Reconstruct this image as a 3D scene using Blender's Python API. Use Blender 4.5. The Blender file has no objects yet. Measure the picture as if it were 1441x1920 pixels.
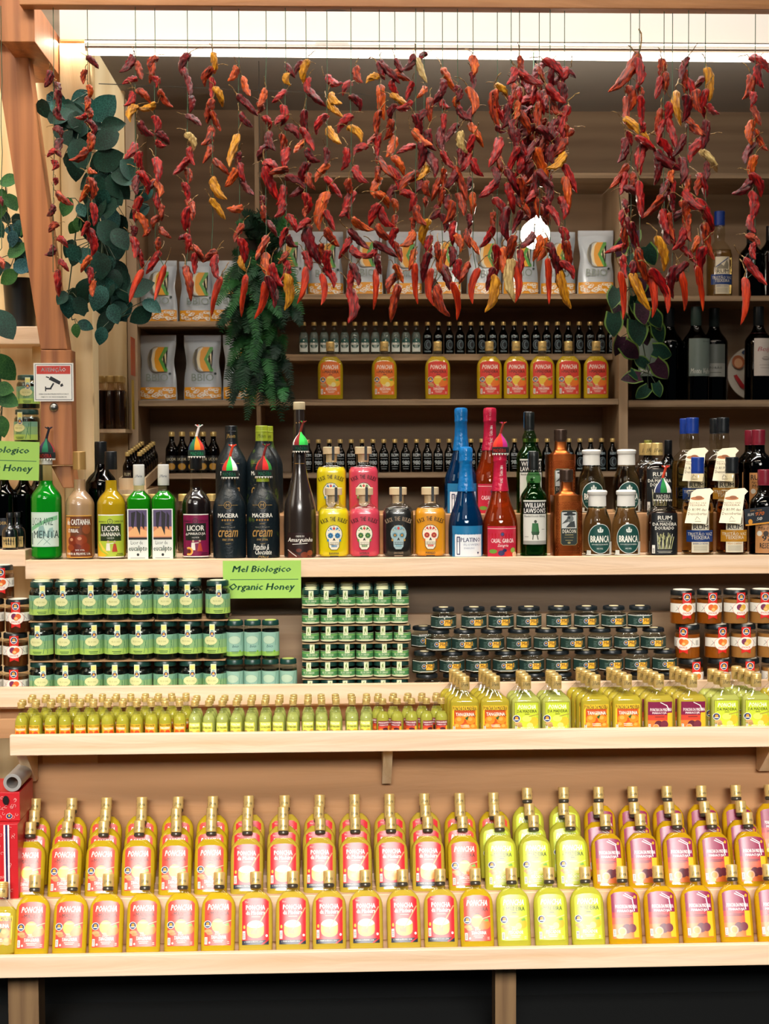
import bpy, math, random
from mathutils import Vector, Matrix, Euler
sc = bpy.context.scene
col = sc.collection
R_ = math.radians
# ---------------------------------------------------------------- camera
F_PX = 2667.0
YAW, PITCH, ROLL = R_(2.0), R_(2.45), 0.0045
CAM = Vector((0, -4.0, 1.6))
_F = Vector((math.sin(YAW)*math.cos(PITCH), math.cos(YAW)*math.cos(PITCH), -math.sin(PITCH)))
_R0 = Vector((math.cos(YAW), -math.sin(YAW), 0)); _U0 = _R0.cross(_F)
_R = _R0*math.cos(ROLL) - _U0*math.sin(ROLL); _U = _U0*math.cos(ROLL) + _R0*math.sin(ROLL)
cd = bpy.data.cameras.new('camera'); cam = bpy.data.objects.new('camera', cd); col.objects.link(cam)
cam.matrix_world = Matrix(((_R.x, _U.x, -_F.x, CAM.x), (_R.y, _U.y, -_F.y, CAM.y), (_R.z, _U.z, -_F.z, CAM.z), (0, 0, 0, 1)))
cd.sensor_fit = 'VERTICAL'; cd.sensor_height = 36; cd.lens = 36*F_PX/1920
cd.dof.use_dof = True; cd.dof.focus_distance = 3.95; cd.dof.aperture_fstop = 4.5
sc.camera = cam
def P(px, py, Y):
    """the point of the plane y = Y that the photograph shows at this pixel"""
    d = _F + _R*((px-720.5)/F_PX) + _U*((960-py)/F_PX)
    return CAM + d*((Y-CAM.y)/d.y)
def S(Y): return (Y-CAM.y)/F_PX          # metres per pixel on that plane
# ---------------------------------------------------------------- world, light, exposure
sc.view_settings.view_transform = 'Standard'; sc.view_settings.look = 'None'
sc.view_settings.exposure = 0.0; sc.view_settings.gamma = 1.0; sc.view_settings.use_curve_mapping = False
w = bpy.data.worlds.new('hall'); sc.world = w; w.use_nodes = True
w.node_tree.nodes['Background'].inputs[0].default_value = (0.55, 0.72, 0.85, 1)
w.node_tree.nodes['Background'].inputs[1].default_value = 0.035
sc.cycles.use_denoising = True
sc.cycles.transparent_max_bounces = 24; sc.cycles.max_bounces = 8
sc.cycles.caustics_reflective = False; sc.cycles.caustics_refractive = False
sc.cycles.sample_clamp_indirect = 6
def lamp(name, kind, loc, target, power, color=(1, 1, 1), size=.1, size_y=None, **kw):
    l = bpy.data.lights.new(name, kind); o = bpy.data.objects.new(name, l); col.objects.link(o)
    o.location = loc; l.energy = power; l.color = color
    if kind == 'AREA':
        l.size = size
        if size_y: l.shape = 'RECTANGLE'; l.size_y = size_y
        if 'spread' in kw: l.spread = kw['spread']
    else:
        l.shadow_soft_size = size
        if kind == 'SPOT': l.spot_size = kw['cone']; l.spot_blend = kw['blend']
    if target is not None:
        o.rotation_euler = (Vector(target)-Vector(loc)).to_track_quat('-Z', 'Y').to_euler()
    return o
WARM = (1, .91, .81)
for x in (-1.15, .15, 1.45):            # spots of the awning across the aisle, aimed at the lower display
    lamp('awning_spot', 'SPOT', (x, -2.9, 3.1), (x+.03, -.42, .42), 165, WARM, .16, cone=R_(46), blend=.75)
lamp('hall_light', 'AREA', (.1, -6.2, 3.05), (.1, -.45, .42), 34, (1, .96, .90), 5.0, .8, spread=R_(34))
lamp('overall_fill', 'AREA', (-.5, -3.4, 3.6), (0, 0, 1.5), 11, (1, .95, .88), 2.6, 1.2)  # weak overall fill added to the lighting, no visible source
lamp('chilli_fill', 'AREA', (.0, -.85, 3.2), (.1, -.10, 2.3), 11, (1, .88, .70), 2.8, .2, spread=R_(80))  # fill added to brighten the hanging chillies
lamp('white_board_fill', 'AREA', (.1, .05, 3.95), (.1, .45, 3.0), 120, (1, .99, .95), 3.4, .4)  # lamp added overhead so the white board comes out bright
lamp('left_fill', 'AREA', (-2.2, -1.2, 2.6), (-1.0, .4, 1.9), 9, (1, .9, .75), .8, 1.0)  # unseen warm area lamp off to the left, aimed at the posts
# ---------------------------------------------------------------- materials
def lin(h):
    h = h.lstrip('#'); c = [int(h[i:i+2], 16)/255 for i in (0, 2, 4)]
    return tuple((v/12.92 if v <= .04045 else ((v+.055)/1.055)**2.4) for v in c)+(1,)
_mc = {}
def newmat(name):
    m = bpy.data.materials.new(name); m.use_nodes = True; return m
def C(h, rough=.45, metal=0, coat=0):
    k = (h, rough, metal, coat)
    if k in _mc: return _mc[k]
    m = newmat('paint'); b = m.node_tree.nodes['Principled BSDF']
    b.inputs['Base Color'].default_value = lin(h); b.inputs['Roughness'].default_value = rough
    b.inputs['Metallic'].default_value = metal; b.inputs['Coat Weight'].default_value = coat; b.inputs['Coat Roughness'].default_value = .18
    _mc[k] = m; return m
def N(m, t, **kw):
    n = m.node_tree.nodes.new(t)
    for k, v in kw.items():
        if k in n.inputs.keys(): n.inputs[k].default_value = v
        else: setattr(n, k, v)
    return n
def L(m, a, b): m.node_tree.links.new(a, b)
def glass(h='#ffffff', rough=.02):
    k = ('g', h)
    if k in _mc: return _mc[k]
    m = newmat('clear_glass'); nt = m.node_tree; nt.nodes.remove(nt.nodes['Principled BSDF'])
    out = nt.nodes['Material Output']
    tr = N(m, 'ShaderNodeBsdfTransparent'); tr.inputs[0].default_value = lin(h)
    gl = N(m, 'ShaderNodeBsdfGlossy'); gl.inputs['Roughness'].default_value = rough
    fr = N(m, 'ShaderNodeFresnel'); fr.inputs[0].default_value = 1.5
    ge = N(m, 'ShaderNodeNewGeometry'); sb = N(m, 'ShaderNodeMath', operation='SUBTRACT'); sb.inputs[0].default_value = 1
    mu = N(m, 'ShaderNodeMath', operation='MULTIPLY'); mx = N(m, 'ShaderNodeMixShader')
    L(m, ge.outputs['Backfacing'], sb.inputs[1]); L(m, fr.outputs[0], mu.inputs[0]); L(m, sb.outputs[0], mu.inputs[1])
    L(m, mu.outputs[0], mx.inputs[0]); L(m, tr.outputs[0], mx.inputs[1]); L(m, gl.outputs[0], mx.inputs[2]); L(m, mx.outputs[0], out.inputs[0])
    _mc[k] = m; return m
def cloudy(h, t=.45):
    k = ('c', h, t)
    if k in _mc: return _mc[k]
    m = newmat('cloudy_liquid'); nt = m.node_tree; nt.nodes.remove(nt.nodes['Principled BSDF'])
    d = N(m, 'ShaderNodeBsdfDiffuse'); d.inputs[0].default_value = lin(h)
    r = N(m, 'ShaderNodeBsdfTranslucent'); r.inputs[0].default_value = lin(h)
    mx = N(m, 'ShaderNodeMixShader'); mx.inputs[0].default_value = t
    L(m, d.outputs[0], mx.inputs[1]); L(m, r.outputs[0], mx.inputs[2]); L(m, mx.outputs[0], nt.nodes['Material Output'].inputs[0])
    _mc[k] = m; return m
def liquid(h, rough=.04, tr=1.0):
    k = ('l', h, tr)
    if k in _mc: return _mc[k]
    m = newmat('clear_liquid'); b = m.node_tree.nodes['Principled BSDF']
    b.inputs['Base Color'].default_value = lin(h); b.inputs['Roughness'].default_value = rough
    b.inputs['Transmission Weight'].default_value = tr; b.inputs['IOR'].default_value = 1.35
    _mc[k] = m; return m
def wood(name, a, b, axis='X', scale=1.0, rough=.5, knots=False, bump=.02):
    m = newmat(name); bs = m.node_tree.nodes['Principled BSDF']
    tc = N(m, 'ShaderNodeTexCoord'); mp = N(m, 'ShaderNodeMapping')
    sx = {'X': (1.2, 9, 14), 'Z': (14, 9, 1.0)}[axis]
    mp.inputs['Scale'].default_value = [v*scale for v in sx]
    L(m, tc.outputs['Object'], mp.inputs[0])
    n1 = N(m, 'ShaderNodeTexNoise'); n1.inputs['Scale'].default_value = 1.6; n1.inputs['Detail'].default_value = 6; n1.inputs['Distortion'].default_value = 1.4
    L(m, mp.outputs[0], n1.inputs['Vector'])
    wv = N(m, 'ShaderNodeTexWave'); wv.bands_direction = 'Z' if axis == 'X' else 'X'
    wv.inputs['Scale'].default_value = .55; wv.inputs['Distortion'].default_value = 6; wv.inputs['Detail'].default_value = 3; wv.inputs['Detail Scale'].default_value = .7
    L(m, mp.outputs[0], wv.inputs['Vector'])
    ad = N(m, 'ShaderNodeMath', operation='MULTIPLY_ADD'); ad.inputs[1].default_value = .35
    L(m, wv.outputs['Fac'], ad.inputs[0]); L(m, n1.outputs['Fac'], ad.inputs[2])
    rp = N(m, 'ShaderNodeValToRGB'); rp.color_ramp.elements[0].position = .35; rp.color_ramp.elements[1].position = .85
    rp.color_ramp.elements[0].color = lin(b); rp.color_ramp.elements[1].color = lin(a)
    L(m, ad.outputs[0], rp.inputs[0])
    last = rp.outputs[0]
    if knots:
        vo = N(m, 'ShaderNodeTexVoronoi'); vo.inputs['Scale'].default_value = 2.1
        mp2 = N(m, 'ShaderNodeMapping'); mp2.inputs['Scale'].default_value = (2.2, 2.2, 1.1) if axis == 'Z' else (1.1, 2.2, 2.2)
        L(m, tc.outputs['Object'], mp2.inputs[0]); L(m, mp2.outputs[0], vo.inputs['Vector'])
        r2 = N(m, 'ShaderNodeValToRGB'); r2.color_ramp.elements[0].position = .05; r2.color_ramp.elements[1].position = .09
        r2.color_ramp.elements[0].color = (.25, .16, .1, 1); r2.color_ramp.elements[1].color = (1, 1, 1, 1)
        mm = N(m, 'ShaderNodeMix', data_type='RGBA', blend_type='MULTIPLY'); mm.inputs[0].default_value = 1
        L(m, vo.outputs['Distance'], r2.inputs[0]); L(m, last, mm.inputs[6]); L(m, r2.outputs[0], mm.inputs[7]); last = mm.outputs[2]
    L(m, last, bs.inputs['Base Color']); bs.inputs['Roughness'].default_value = rough
    bp = N(m, 'ShaderNodeBump'); bp.inputs['Strength'].default_value = .15; bp.inputs['Distance'].default_value = bump
    L(m, n1.outputs['Fac'], bp.inputs['Height']); L(m, bp.outputs[0], bs.inputs['Normal'])
    return m
def mottle(name, a, b, scale=40, rough=.35, c=None, bump=.002, lo=.4, hi=.62, spec=.5):
    m = newmat(name); bs = m.node_tree.nodes['Principled BSDF']; bs.inputs['Roughness'].default_value = rough; bs.inputs['Specular IOR Level'].default_value = spec
    tc = N(m, 'ShaderNodeTexCoord'); n1 = N(m, 'ShaderNodeTexNoise'); n1.inputs['Scale'].default_value = scale; n1.inputs['Detail'].default_value = 4
    oi = N(m, 'ShaderNodeObjectInfo'); av = N(m, 'ShaderNodeVectorMath', operation='ADD')
    L(m, tc.outputs['Object'], av.inputs[0]); L(m, oi.outputs['Random'], av.inputs[1]); L(m, av.outputs[0], n1.inputs['Vector'])
    rp = N(m, 'ShaderNodeValToRGB'); e = rp.color_ramp.elements; e[0].position = lo; e[1].position = hi; e[0].color = lin(a); e[1].color = lin(b)
    if c: q = e.new(.75); q.color = lin(c)
    L(m, n1.outputs['Fac'], rp.inputs[0]); L(m, rp.outputs[0], bs.inputs['Base Color'])
    bp = N(m, 'ShaderNodeBump'); bp.inputs['Strength'].default_value = .5; bp.inputs['Distance'].default_value = bump
    n2 = N(m, 'ShaderNodeTexNoise'); n2.inputs['Scale'].default_value = scale*5; L(m, tc.outputs['Object'], n2.inputs['Vector'])
    L(m, n2.outputs['Fac'], bp.inputs['Height']); L(m, bp.outputs[0], bs.inputs['Normal'])
    return m
def emit(h, s):
    m = newmat('lit_lamp'); b = m.node_tree.nodes['Principled BSDF']
    b.inputs['Base Color'].default_value = lin(h); b.inputs['Emission Color'].default_value = lin(h); b.inputs['Emission Strength'].default_value = s
    return m
# ---------------------------------------------------------------- geometry helpers
_tc = {}
def text_geo(s, bold=0, shear=0):
    k = (s, bold, shear)
    if k in _tc: return _tc[k]
    cu = bpy.data.curves.new('t', 'FONT'); cu.body = s; cu.resolution_u = 1 if len(s) > 5 else 2;  cu.shear = shear
    ob = bpy.data.objects.new('t', cu); col.objects.link(ob)
    dg = bpy.context.evaluated_depsgraph_get(); me = bpy.data.meshes.new_from_object(ob.evaluated_get(dg))
    vs = [(v.co.x, v.co.y) for v in me.vertices]; fs = [tuple(p.vertices) for p in me.polygons]
    bpy.data.objects.remove(ob); bpy.data.curves.remove(cu); bpy.data.meshes.remove(me)
    if not vs: vs = [(0, 0)]; fs = []
    x0 = min(v[0] for v in vs); x1 = max(v[0] for v in vs); y0 = min(v[1] for v in vs); y1 = max(v[1] for v in vs)
    if bold > 0:
        n = len(vs); b = bold*.5; base = list(vs)
        vs = [(x-b, y) for x, y in base]+[(x+b, y+b*.4) for x, y in base]; fs = fs+[tuple(i+n for i in f) for f in fs]
        x0 -= b; x1 += b; y1 += b*.4
    _tc[k] = ([((v[0]-x0)/max(x1-x0, 1e-6), (v[1]-y0)/max(y1-y0, 1e-6)) for v in vs], fs); return _tc[k]
class MB:
    def __init__(s): s.v = []; s.f = []; s.m = []; s.mats = []
    def mi(s, m):
        if m not in s.mats: s.mats.append(m)
        return s.mats.index(m)
    def add(s, vs, fs, mat):
        o = len(s.v); s.v += [tuple(v) for v in vs]; i = s.mi(mat)
        for f in fs: s.f.append(tuple(a+o for a in f)); s.m.append(i)
        return s
    def box(s, x0, x1, y0, y1, z0, z1, mat):
        v = [(x, y, z) for z in (z0, z1) for y in (y0, y1) for x in (x0, x1)]
        return s.add(v, [(0, 2, 3, 1), (4, 5, 7, 6), (0, 1, 5, 4), (2, 6, 7, 3), (0, 4, 6, 2), (1, 3, 7, 5)], mat)
    def prism(s, pts, y0, y1, mat, front_only=False):
        """polygon in x,z extruded from y0 (front) to y1"""
        n = len(pts); v = [(p[0], y0, p[1]) for p in pts]+[(p[0], y1, p[1]) for p in pts]
        f = [tuple(range(n)), tuple(range(2*n-1, n-1, -1))]+[(i, i+n, (i+1) % n+n, (i+1) % n) for i in range(n)]
        ar = sum(pts[i][0]*pts[(i+1) % n][1]-pts[(i+1) % n][0]*pts[i][1] for i in range(n))
        if ar < 0: f = [q[::-1] for q in f]
        return s.add(v, f, mat)
    def loft(s, prof, mat, n=2, seg=24, depth=1.0, cap=(True, True), twist=0):
        """rings (height, half width[, half depth]) along z; superellipse exponent n"""
        vs, fs = [], []
        for r in prof:
            a = r[1]; b = r[2] if len(r) > 2 else a*depth
            for i in range(seg):
                t = 2*math.pi*(i+twist)/seg; c, q = math.cos(t), math.sin(t)
                vs.append((a*math.copysign(abs(c)**(2/n), c), b*math.copysign(abs(q)**(2/n), q), r[0]))
        for k in range(len(prof)-1):
            for i in range(seg):
                j = (i+1) % seg; fs.append((k*seg+i, k*seg+j, (k+1)*seg+j, (k+1)*seg+i))
        if cap[0]: fs.append(tuple(range(seg-1, -1, -1)))
        if cap[1]: fs.append(tuple(range((len(prof)-1)*seg, len(prof)*seg)))
        return s.add(vs, fs, mat)
    def tube(s, pts, r, mat, seg=6, r2=None):
        pts = [Vector(p) for p in pts]; vs, fs = [], []
        for k, p in enumerate(pts):
            t = (pts[min(k+1, len(pts)-1)]-pts[max(k-1, 0)]).normalized()
            u = t.orthogonal().normalized() if abs(t.z) > .9 else t.cross(Vector((0, 0, 1))).normalized()
            if k and u.dot(pu) < 0: u = -u
            if k: u = (pu - t*pu.dot(t)).normalized()
            pu = u; q = t.cross(u); rr = r if r2 is None else r+(r2-r)*k/(len(pts)-1)
            for i in range(seg):
                a = 2*math.pi*i/seg; vs.append(p+(u*math.cos(a)+q*math.sin(a))*rr)
        for k in range(len(pts)-1):
            for i in range(seg):
                j = (i+1) % seg; fs.append((k*seg+i, k*seg+j, (k+1)*seg+j, (k+1)*seg+i))
        fs.append(tuple(range(seg-1, -1, -1))); fs.append(tuple(range((len(pts)-1)*seg, len(pts)*seg)))
        return s.add(vs, fs, mat)
    def mesh(s, name, smooth=True, angle=35):
        me = bpy.data.meshes.new(name); me.from_pydata(s.v, [], s.f)
        for m in s.mats: me.materials.append(m)
        me.polygons.foreach_set('material_index', s.m)
        me.polygons.foreach_set('use_smooth', [smooth]*len(s.f))
        me.validate(); me.update()
        if smooth: me.set_sharp_from_angle(angle=R_(angle))
        return me
def cr(prof, k=3):
    """catmull-rom through the rings of a profile"""
    out = []
    n = len(prof)
    for i in range(n-1):
        p0, p1, p2, p3 = prof[max(i-1, 0)], prof[i], prof[i+1], prof[min(i+2, n-1)]
        for j in range(k):
            t = j/k
            out.append(tuple(.5*(2*b+(c-a)*t+(2*a-5*b+4*c-d)*t*t+(3*b-a-3*c+d)*t**3) for a, b, c, d in zip(p0, p1, p2, p3)))
    out.append(prof[-1]); return out
def sc_(prof, s): return [tuple(v*s for v in r) for r in prof]
def link(name, data, parent=None, loc=(0, 0, 0), rot=(0, 0, 0)):
    o = bpy.data.objects.new(name, data); col.objects.link(o); o.parent = parent; o.location = loc; o.rotation_euler = rot
    return o
def tag(o, label=None, cat=None, group=None, kind=None):
    for k, v in (('label', label), ('category', cat), ('group', group), ('kind', kind)):
        if v: o[k] = v
    return o
def one(name, mb, label=None, cat=None, group=None, kind=None, parent=None, smooth=False, bevel=0, centre=True):
    me = mb.mesh(name, smooth)
    o = link(name, me, parent); tag(o, label, cat, group, kind)
    if centre and parent is None and len(me.vertices):
        xs = [v.co for v in me.vertices]; c = Vector(((min(v.x for v in xs)+max(v.x for v in xs))/2, (min(v.y for v in xs)+max(v.y for v in xs))/2, min(v.z for v in xs)))
        if kind != 'structure':
            me.transform(Matrix.Translation(-c)); o.location = c
    if bevel:
        b = o.modifiers.new('bevel', 'BEVEL'); b.width = bevel; b.segments = 2; b.limit_method = 'ANGLE'
    return o
# label artwork: everything in pixels of the photograph around the axis of its bottle, wrapped on the glass
def cyl(R): return lambda x, y, o: ((R+o)*math.sin(x/R), -(R+o)*math.cos(x/R), y)
def flat(b): return lambda x, y, o: (x, -b-o, y)
def sup(a, b, n):
    def f(x, y, o):
        u = min(abs(x/a), .985); return (x, -b*(1-u**n)**(1/n)-o, y)
    return f
def hexw(R):
    h = R/2; ap = R*.866
    def f(x, y, o):
        if abs(x) <= h: return (x, -ap-o, y)
        d = abs(x)-h; return (math.copysign(h+d*.5+o*.866, x), -ap+d*.866-o*.5, y)
    return f
class Art:
    def __init__(s): s.i = []
    def r(s, x0, y0, x1, y1, c): s.i.append(('r', (x0, y0, x1, y1), c)); return s
    def e(s, cx, cy, rx, ry, c): s.i.append(('e', (cx, cy, rx, ry), c)); return s
    def t(s, txt, x0, y0, x1, y1, c, bold=.02, shear=0): s.i.append(('t', (txt, x0, y0, x1, y1, bold, shear), c)); return s
    def p(s, pts, c): s.i.append(('p', pts, c)); return s
    def arc(s, txt, cx, cy, R, a0, a1, h, c, bold=.02):
        for k, ch in enumerate(txt):
            if ch == ' ': continue
            s.i.append(('a', (ch, cx, cy, R, R_(a0+(a1-a0)*k/(len(txt)-1)), h, bold), c))
        return s
    def line(s, x0, y0, x1, y1, w, c):
        d = math.hypot(x1-x0, y1-y0) or 1; nx, ny = -(y1-y0)/d*w/2, (x1-x0)/d*w/2
        return s.p([(x0+nx, y0+ny), (x0-nx, y0-ny), (x1-nx, y1-ny), (x1+nx, y1+ny)], c)
    def add(s, other, dx=0, dy=0, k=1):
        for kd, a, c in other.i:
            if kd == 'r': a = (a[0]*k+dx, a[1]*k+dy, a[2]*k+dx, a[3]*k+dy)
            elif kd == 'e': a = (a[0]*k+dx, a[1]*k+dy, a[2]*k, a[3]*k)
            elif kd == 't': a = (a[0], a[1]*k+dx, a[2]*k+dy, a[3]*k+dx, a[4]*k+dy, a[5], a[6])
            elif kd == 'p': a = [(x*k+dx, y*k+dy) for x, y in a]
            elif kd == 'a': a = (a[0], a[1]*k+dx, a[2]*k+dy, a[3]*k, a[4], a[5]*k, a[6])
            s.i.append((kd, a, c))
        return s
    def build(s, wrap, sc1, dx=4.0, off=.12, step=.035, mb=None, gloss=0):
        mb = mb or MB(); o = off
        def put(v2, fs, c, oo):
            m = C(c, .34, 0, gloss) if isinstance(c, str) else c
            mb.add([tuple(q*sc1 for q in wrap(x, y, oo)) for x, y in v2], fs, m)
        for kd, a, c in s.i:
            o += step
            if kd in 're':
                if kd == 'r': x0, y0, x1, y1 = a
                else: x0, x1 = a[0]-a[2], a[0]+a[2]
                n = max(1 if kd == 'r' else 10, int(math.ceil((x1-x0)/dx))); v = []
                for i in range(n+1):
                    if kd == 'r': x = x0+(x1-x0)*i/n; lo, hi = y0, y1
                    else:
                        t = -math.cos(math.pi*i/n); x = a[0]+a[2]*t; h = a[3]*math.sqrt(max(0, 1-t*t)); lo, hi = a[1]-h, a[1]+h
                    v += [(x, lo), (x, hi)]
                put(v, [(2*i, 2*i+2, 2*i+3, 2*i+1) for i in range(n)], c, o)
            elif kd == 'p' and dx < 100 and max(q[0] for q in a)-min(q[0] for q in a) > dx*1.5:
                if sum(a[i][0]*a[(i+1) % len(a)][1]-a[(i+1) % len(a)][0]*a[i][1] for i in range(len(a))) < 0: a = a[::-1]
                x0, x1 = min(q[0] for q in a), max(q[0] for q in a); n = int(math.ceil((x1-x0)/dx))
                for i in range(n):
                    q = a
                    for lim, sg in ((x0+(x1-x0)*i/n, 1), (x0+(x1-x0)*(i+1)/n, -1)):
                        r = []
                        for k in range(len(q)):
                            u, v = q[k], q[(k+1) % len(q)]; du, dv = (u[0]-lim)*sg, (v[0]-lim)*sg
                            if du >= 0: r.append(u)
                            if (du < 0) != (dv < 0) and du != dv: t = du/(du-dv); r.append((u[0]+(v[0]-u[0])*t, u[1]+(v[1]-u[1])*t))
                        q = r
                        if len(q) < 3: break
                    if len(q) > 2: put(q, [tuple(range(len(q)))], c, o)
            elif kd == 'p':
                n = len(a); ar = sum(a[i][0]*a[(i+1) % n][1]-a[(i+1) % n][0]*a[i][1] for i in range(n))
                put(a if ar > 0 else a[::-1], [tuple(range(n))], c, o)
            elif kd == 't':
                vs, fs = text_geo(a[0], a[5], a[6]); put([(a[1]+(a[3]-a[1])*x, a[2]+(a[4]-a[2])*y) for x, y in vs], fs, c, o+.08)
            else:
                ch, cx, cy, R, t, h, b = a; vs, fs = text_geo(ch, b, 0); w_ = h*.40
                q = []
                for x, y in vs:
                    u = (x-.5)*w_*(.45 if ch == 'I' else 1); r = R+y*h
                    q.append((cx+r*math.sin(t)+u*math.cos(t), cy+r*math.cos(t)-u*math.sin(t)))
                put(q, fs, c, o+.08)
        return mb
ORD = 'first second third fourth fifth sixth seventh eighth ninth tenth eleventh twelfth thirteenth fourteenth fifteenth sixteenth seventeenth eighteenth nineteenth twentieth'.split()
def nth(i): return ORD[i] if i < 20 else f'{i+1}th' if (i+1) % 10 not in (1, 2, 3) or i+1 in (11, 12, 13) else f'{i+1}'+{1: 'st', 2: 'nd', 3: 'rd'}[(i+1) % 10]
PROTO = {}
def proto(key, *parts):
    """parts: (name, MB or mesh[, index of the parent part][, label])"""
    out = []
    for p in parts:
        me = p[1].mesh(p[0]) if isinstance(p[1], MB) else p[1]
        out.append((p[0], me, p[2] if len(p) > 2 else None, p[3] if len(p) > 3 else None))
    PROTO[key] = out
def place(key, name, label, cat, loc, rz=0, tilt=0, group=None, scale=1, ry=0):
    r = link(name, None, None, loc, (tilt, ry, rz)); r.empty_display_size = .03
    r.scale = (scale,)*3 if not isinstance(scale, tuple) else scale
    tag(r, label, cat, group)
    made = []
    for nm, me, par, lab in PROTO[key]:
        o = link(nm, me, r if par is None else made[par]); made.append(o)
        if lab: o['label'] = lab
    return r
# ---------------------------------------------------------------- the stall itself
birch = wood('birch', '#edceb0', '#deb993', 'X', 1.0)
birchv = wood('birch_upright', '#ecd3ae', '#d8b78c', 'Z', 1.0)
ply = wood('plywood', '#aa8e6f', '#94785c', 'X', .6, .6)
plyv = wood('plywood_upright', '#b79c7c', '#9d8366', 'Z', .6, .6)
brownply = wood('brown_plywood', '#b98a5e', '#9f744b', 'X', .5, .55)
pine = wood('pine', '#bb7847', '#925731', 'Z', 1.0, .5, True)
pinex = wood('pine_beam', '#c98b56', '#a66b3e', 'X', 1.0, .5, True)
palev = wood('pale_pine', '#ecd2a2', '#dcbb86', 'Z', .8, .5, True)
white = C('#f4f0e6', .6); greyp = C('#a9a49c', .7); dark = C('#0e1112', .9); alu = C('#9a9086', .6, .2)
def X(px, py, Y): return P(px, py, Y).x
def Z(py, Y, px=720): return P(px, py, Y).z
XL, XR = -1.5, 1.75
def struct(name, mb, **k): return one(name, mb, kind='structure', **k)
struct('floor', MB().box(-4, 4, -5, 3, -.02, 0, dark))
struct('wall_back', MB().box(-2.2, 2.4, 1.22, 1.26, 0, 3.2, ply))
zc = Z(205, 1.2)
struct('ceiling', MB().box(X(165, 120, .3), 2.4, .3, 1.22, zc, zc+.03, greyp))
struct('trim_1', MB().box(X(112, 75, .26), 2.4, .26, .30, Z(77, .26), 4.1, white))
struct('wall_left', MB().box(-1.62, X(66, 600, .5), .5, .53, 0, 3.1, palev))
struct('wall_side', MB().box(-1.66, -1.62, -.4, .5, 0, 3.1, palev))
# gutter profile and light strip under the white board
g = MB(); zg = Z(88, .27); g.tube([(X(160, 85, .27), .27, zg), (2.4, .27, zg)], .016, alu, 10); g.tube([(X(160, 85, .24), .24, zg-.012), (2.4, .24, zg-.012)], .006, alu, 8)
one('gutter_profile', g, 'aluminium profile running along the white board above the light strip', 'profile', smooth=True)
st = link('light_strip', None, None, (0.2, .25, zc)); tag(st, 'long glowing strip light under the white board above the chillies', 'light')
s1, s2 = X(166, 100, .25), 2.3; z1a, z2a = P(166, 97, .25).z, P(1441, 111, .25).z+.0
m = MB(); m.prism([(s1-.2, z1a-.008-zc), (s2-.2, z2a-.012-zc), (s2-.2, z2a+.012-zc), (s1-.2, z1a+.008-zc)], -.012, .01, emit('#fff3df', 5)); one('diffuser', m, parent=st)
m = MB().box(s1-.205, s2-.2, .0105, .03, z1a+.008-zc, z1a+.03-zc, alu); one('housing', m, parent=st)
for sx in (-.5, .5, 1.4): lamp('strip_light', 'AREA', (sx, .27, zc-.03), (sx, .2, 0), 5, (1, .93, .8), .9, .03)
lamp('strip_back_light', 'AREA', (.35, .30, zc-.10), (.35, 1.0, zc+.12), 1.8, (1, .95, .88), 3.0, .03)
wr = MB().tube([P(185, 157, .6), P(700, 178, 1.0), P(1441, 165, 1.15)], .0016, C('#6b655c')); one('ceiling_wire', wr, 'thin wire stretched under the grey ceiling panel', 'wire')
# beams and posts of the front frame
one('front_beam', MB().box(X(36, 10, -.1), 2.4, -.1, -.055, Z(13, -.1), Z(13, -.1)+.12, pinex), 'orange pine beam along the top edge that the chilli strings hang from', 'beam', bevel=.002)
def poly(name, pts, Y, d, mat, lab, cat='post', **k):
    m = MB(); m.prism([(P(x, y, Y).x, P(x, y, Y).z) for x, y in pts], Y, Y+d, mat); return one(name, m, lab, cat, bevel=.002, **k)
poly('corner_post', [(-40, -40), (37, -40), (40, 40), (47, 76), (-40, 76)], .06, .1, pine, 'top end of the orange pine post in the upper left corner')
poly('diagonal_brace', [(-14, 76), (48, 76), (126, 655), (76, 655)], .10, .07, pine, 'long slanting orange pine brace with knots at the left')
poly('lower_post', [(76, 656), (133, 656), (137, 872), (76, 872)], .10, .07, pine, 'short upright orange pine post carrying the camera warning sign')
poly('brace_foot', [(96, 874), (132, 874), (138, 915), (118, 915)], .12, .1, pine, 'stub of orange pine beam below the warning sign post')
xb = X(65, 20, -.05); one('side_beam', MB().box(xb-.09, xb, -.054, .38, 2.715, 2.83, pine), 'orange pine beam running back from the top left corner', 'beam', bevel=.002)
def upright(px0, px1, py0, py1, Y, d, mat, name, lab, cat='post'):
    m = MB().box(X(px0, 800, Y), X(px1, 800, Y), Y, Y+d, Z(py1, Y), Z(py0, Y), mat); return one(name, m, lab, cat, bevel=.0015)
upright(62, 119, 110, 1046, .4, .04, palev, 'pine_board', 'pale pine board standing behind the slanting brace', 'board')
upright(121, 176, 76, 1046, .28, .1, palev, 'pale_post', 'broad pale pine post left of the back shelves')
upright(176, 240, 86, 1300, .95, .03, palev, 'plywood_sheet', 'pale plywood panel behind the hanging packs of miniature bottles', 'panel')
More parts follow.
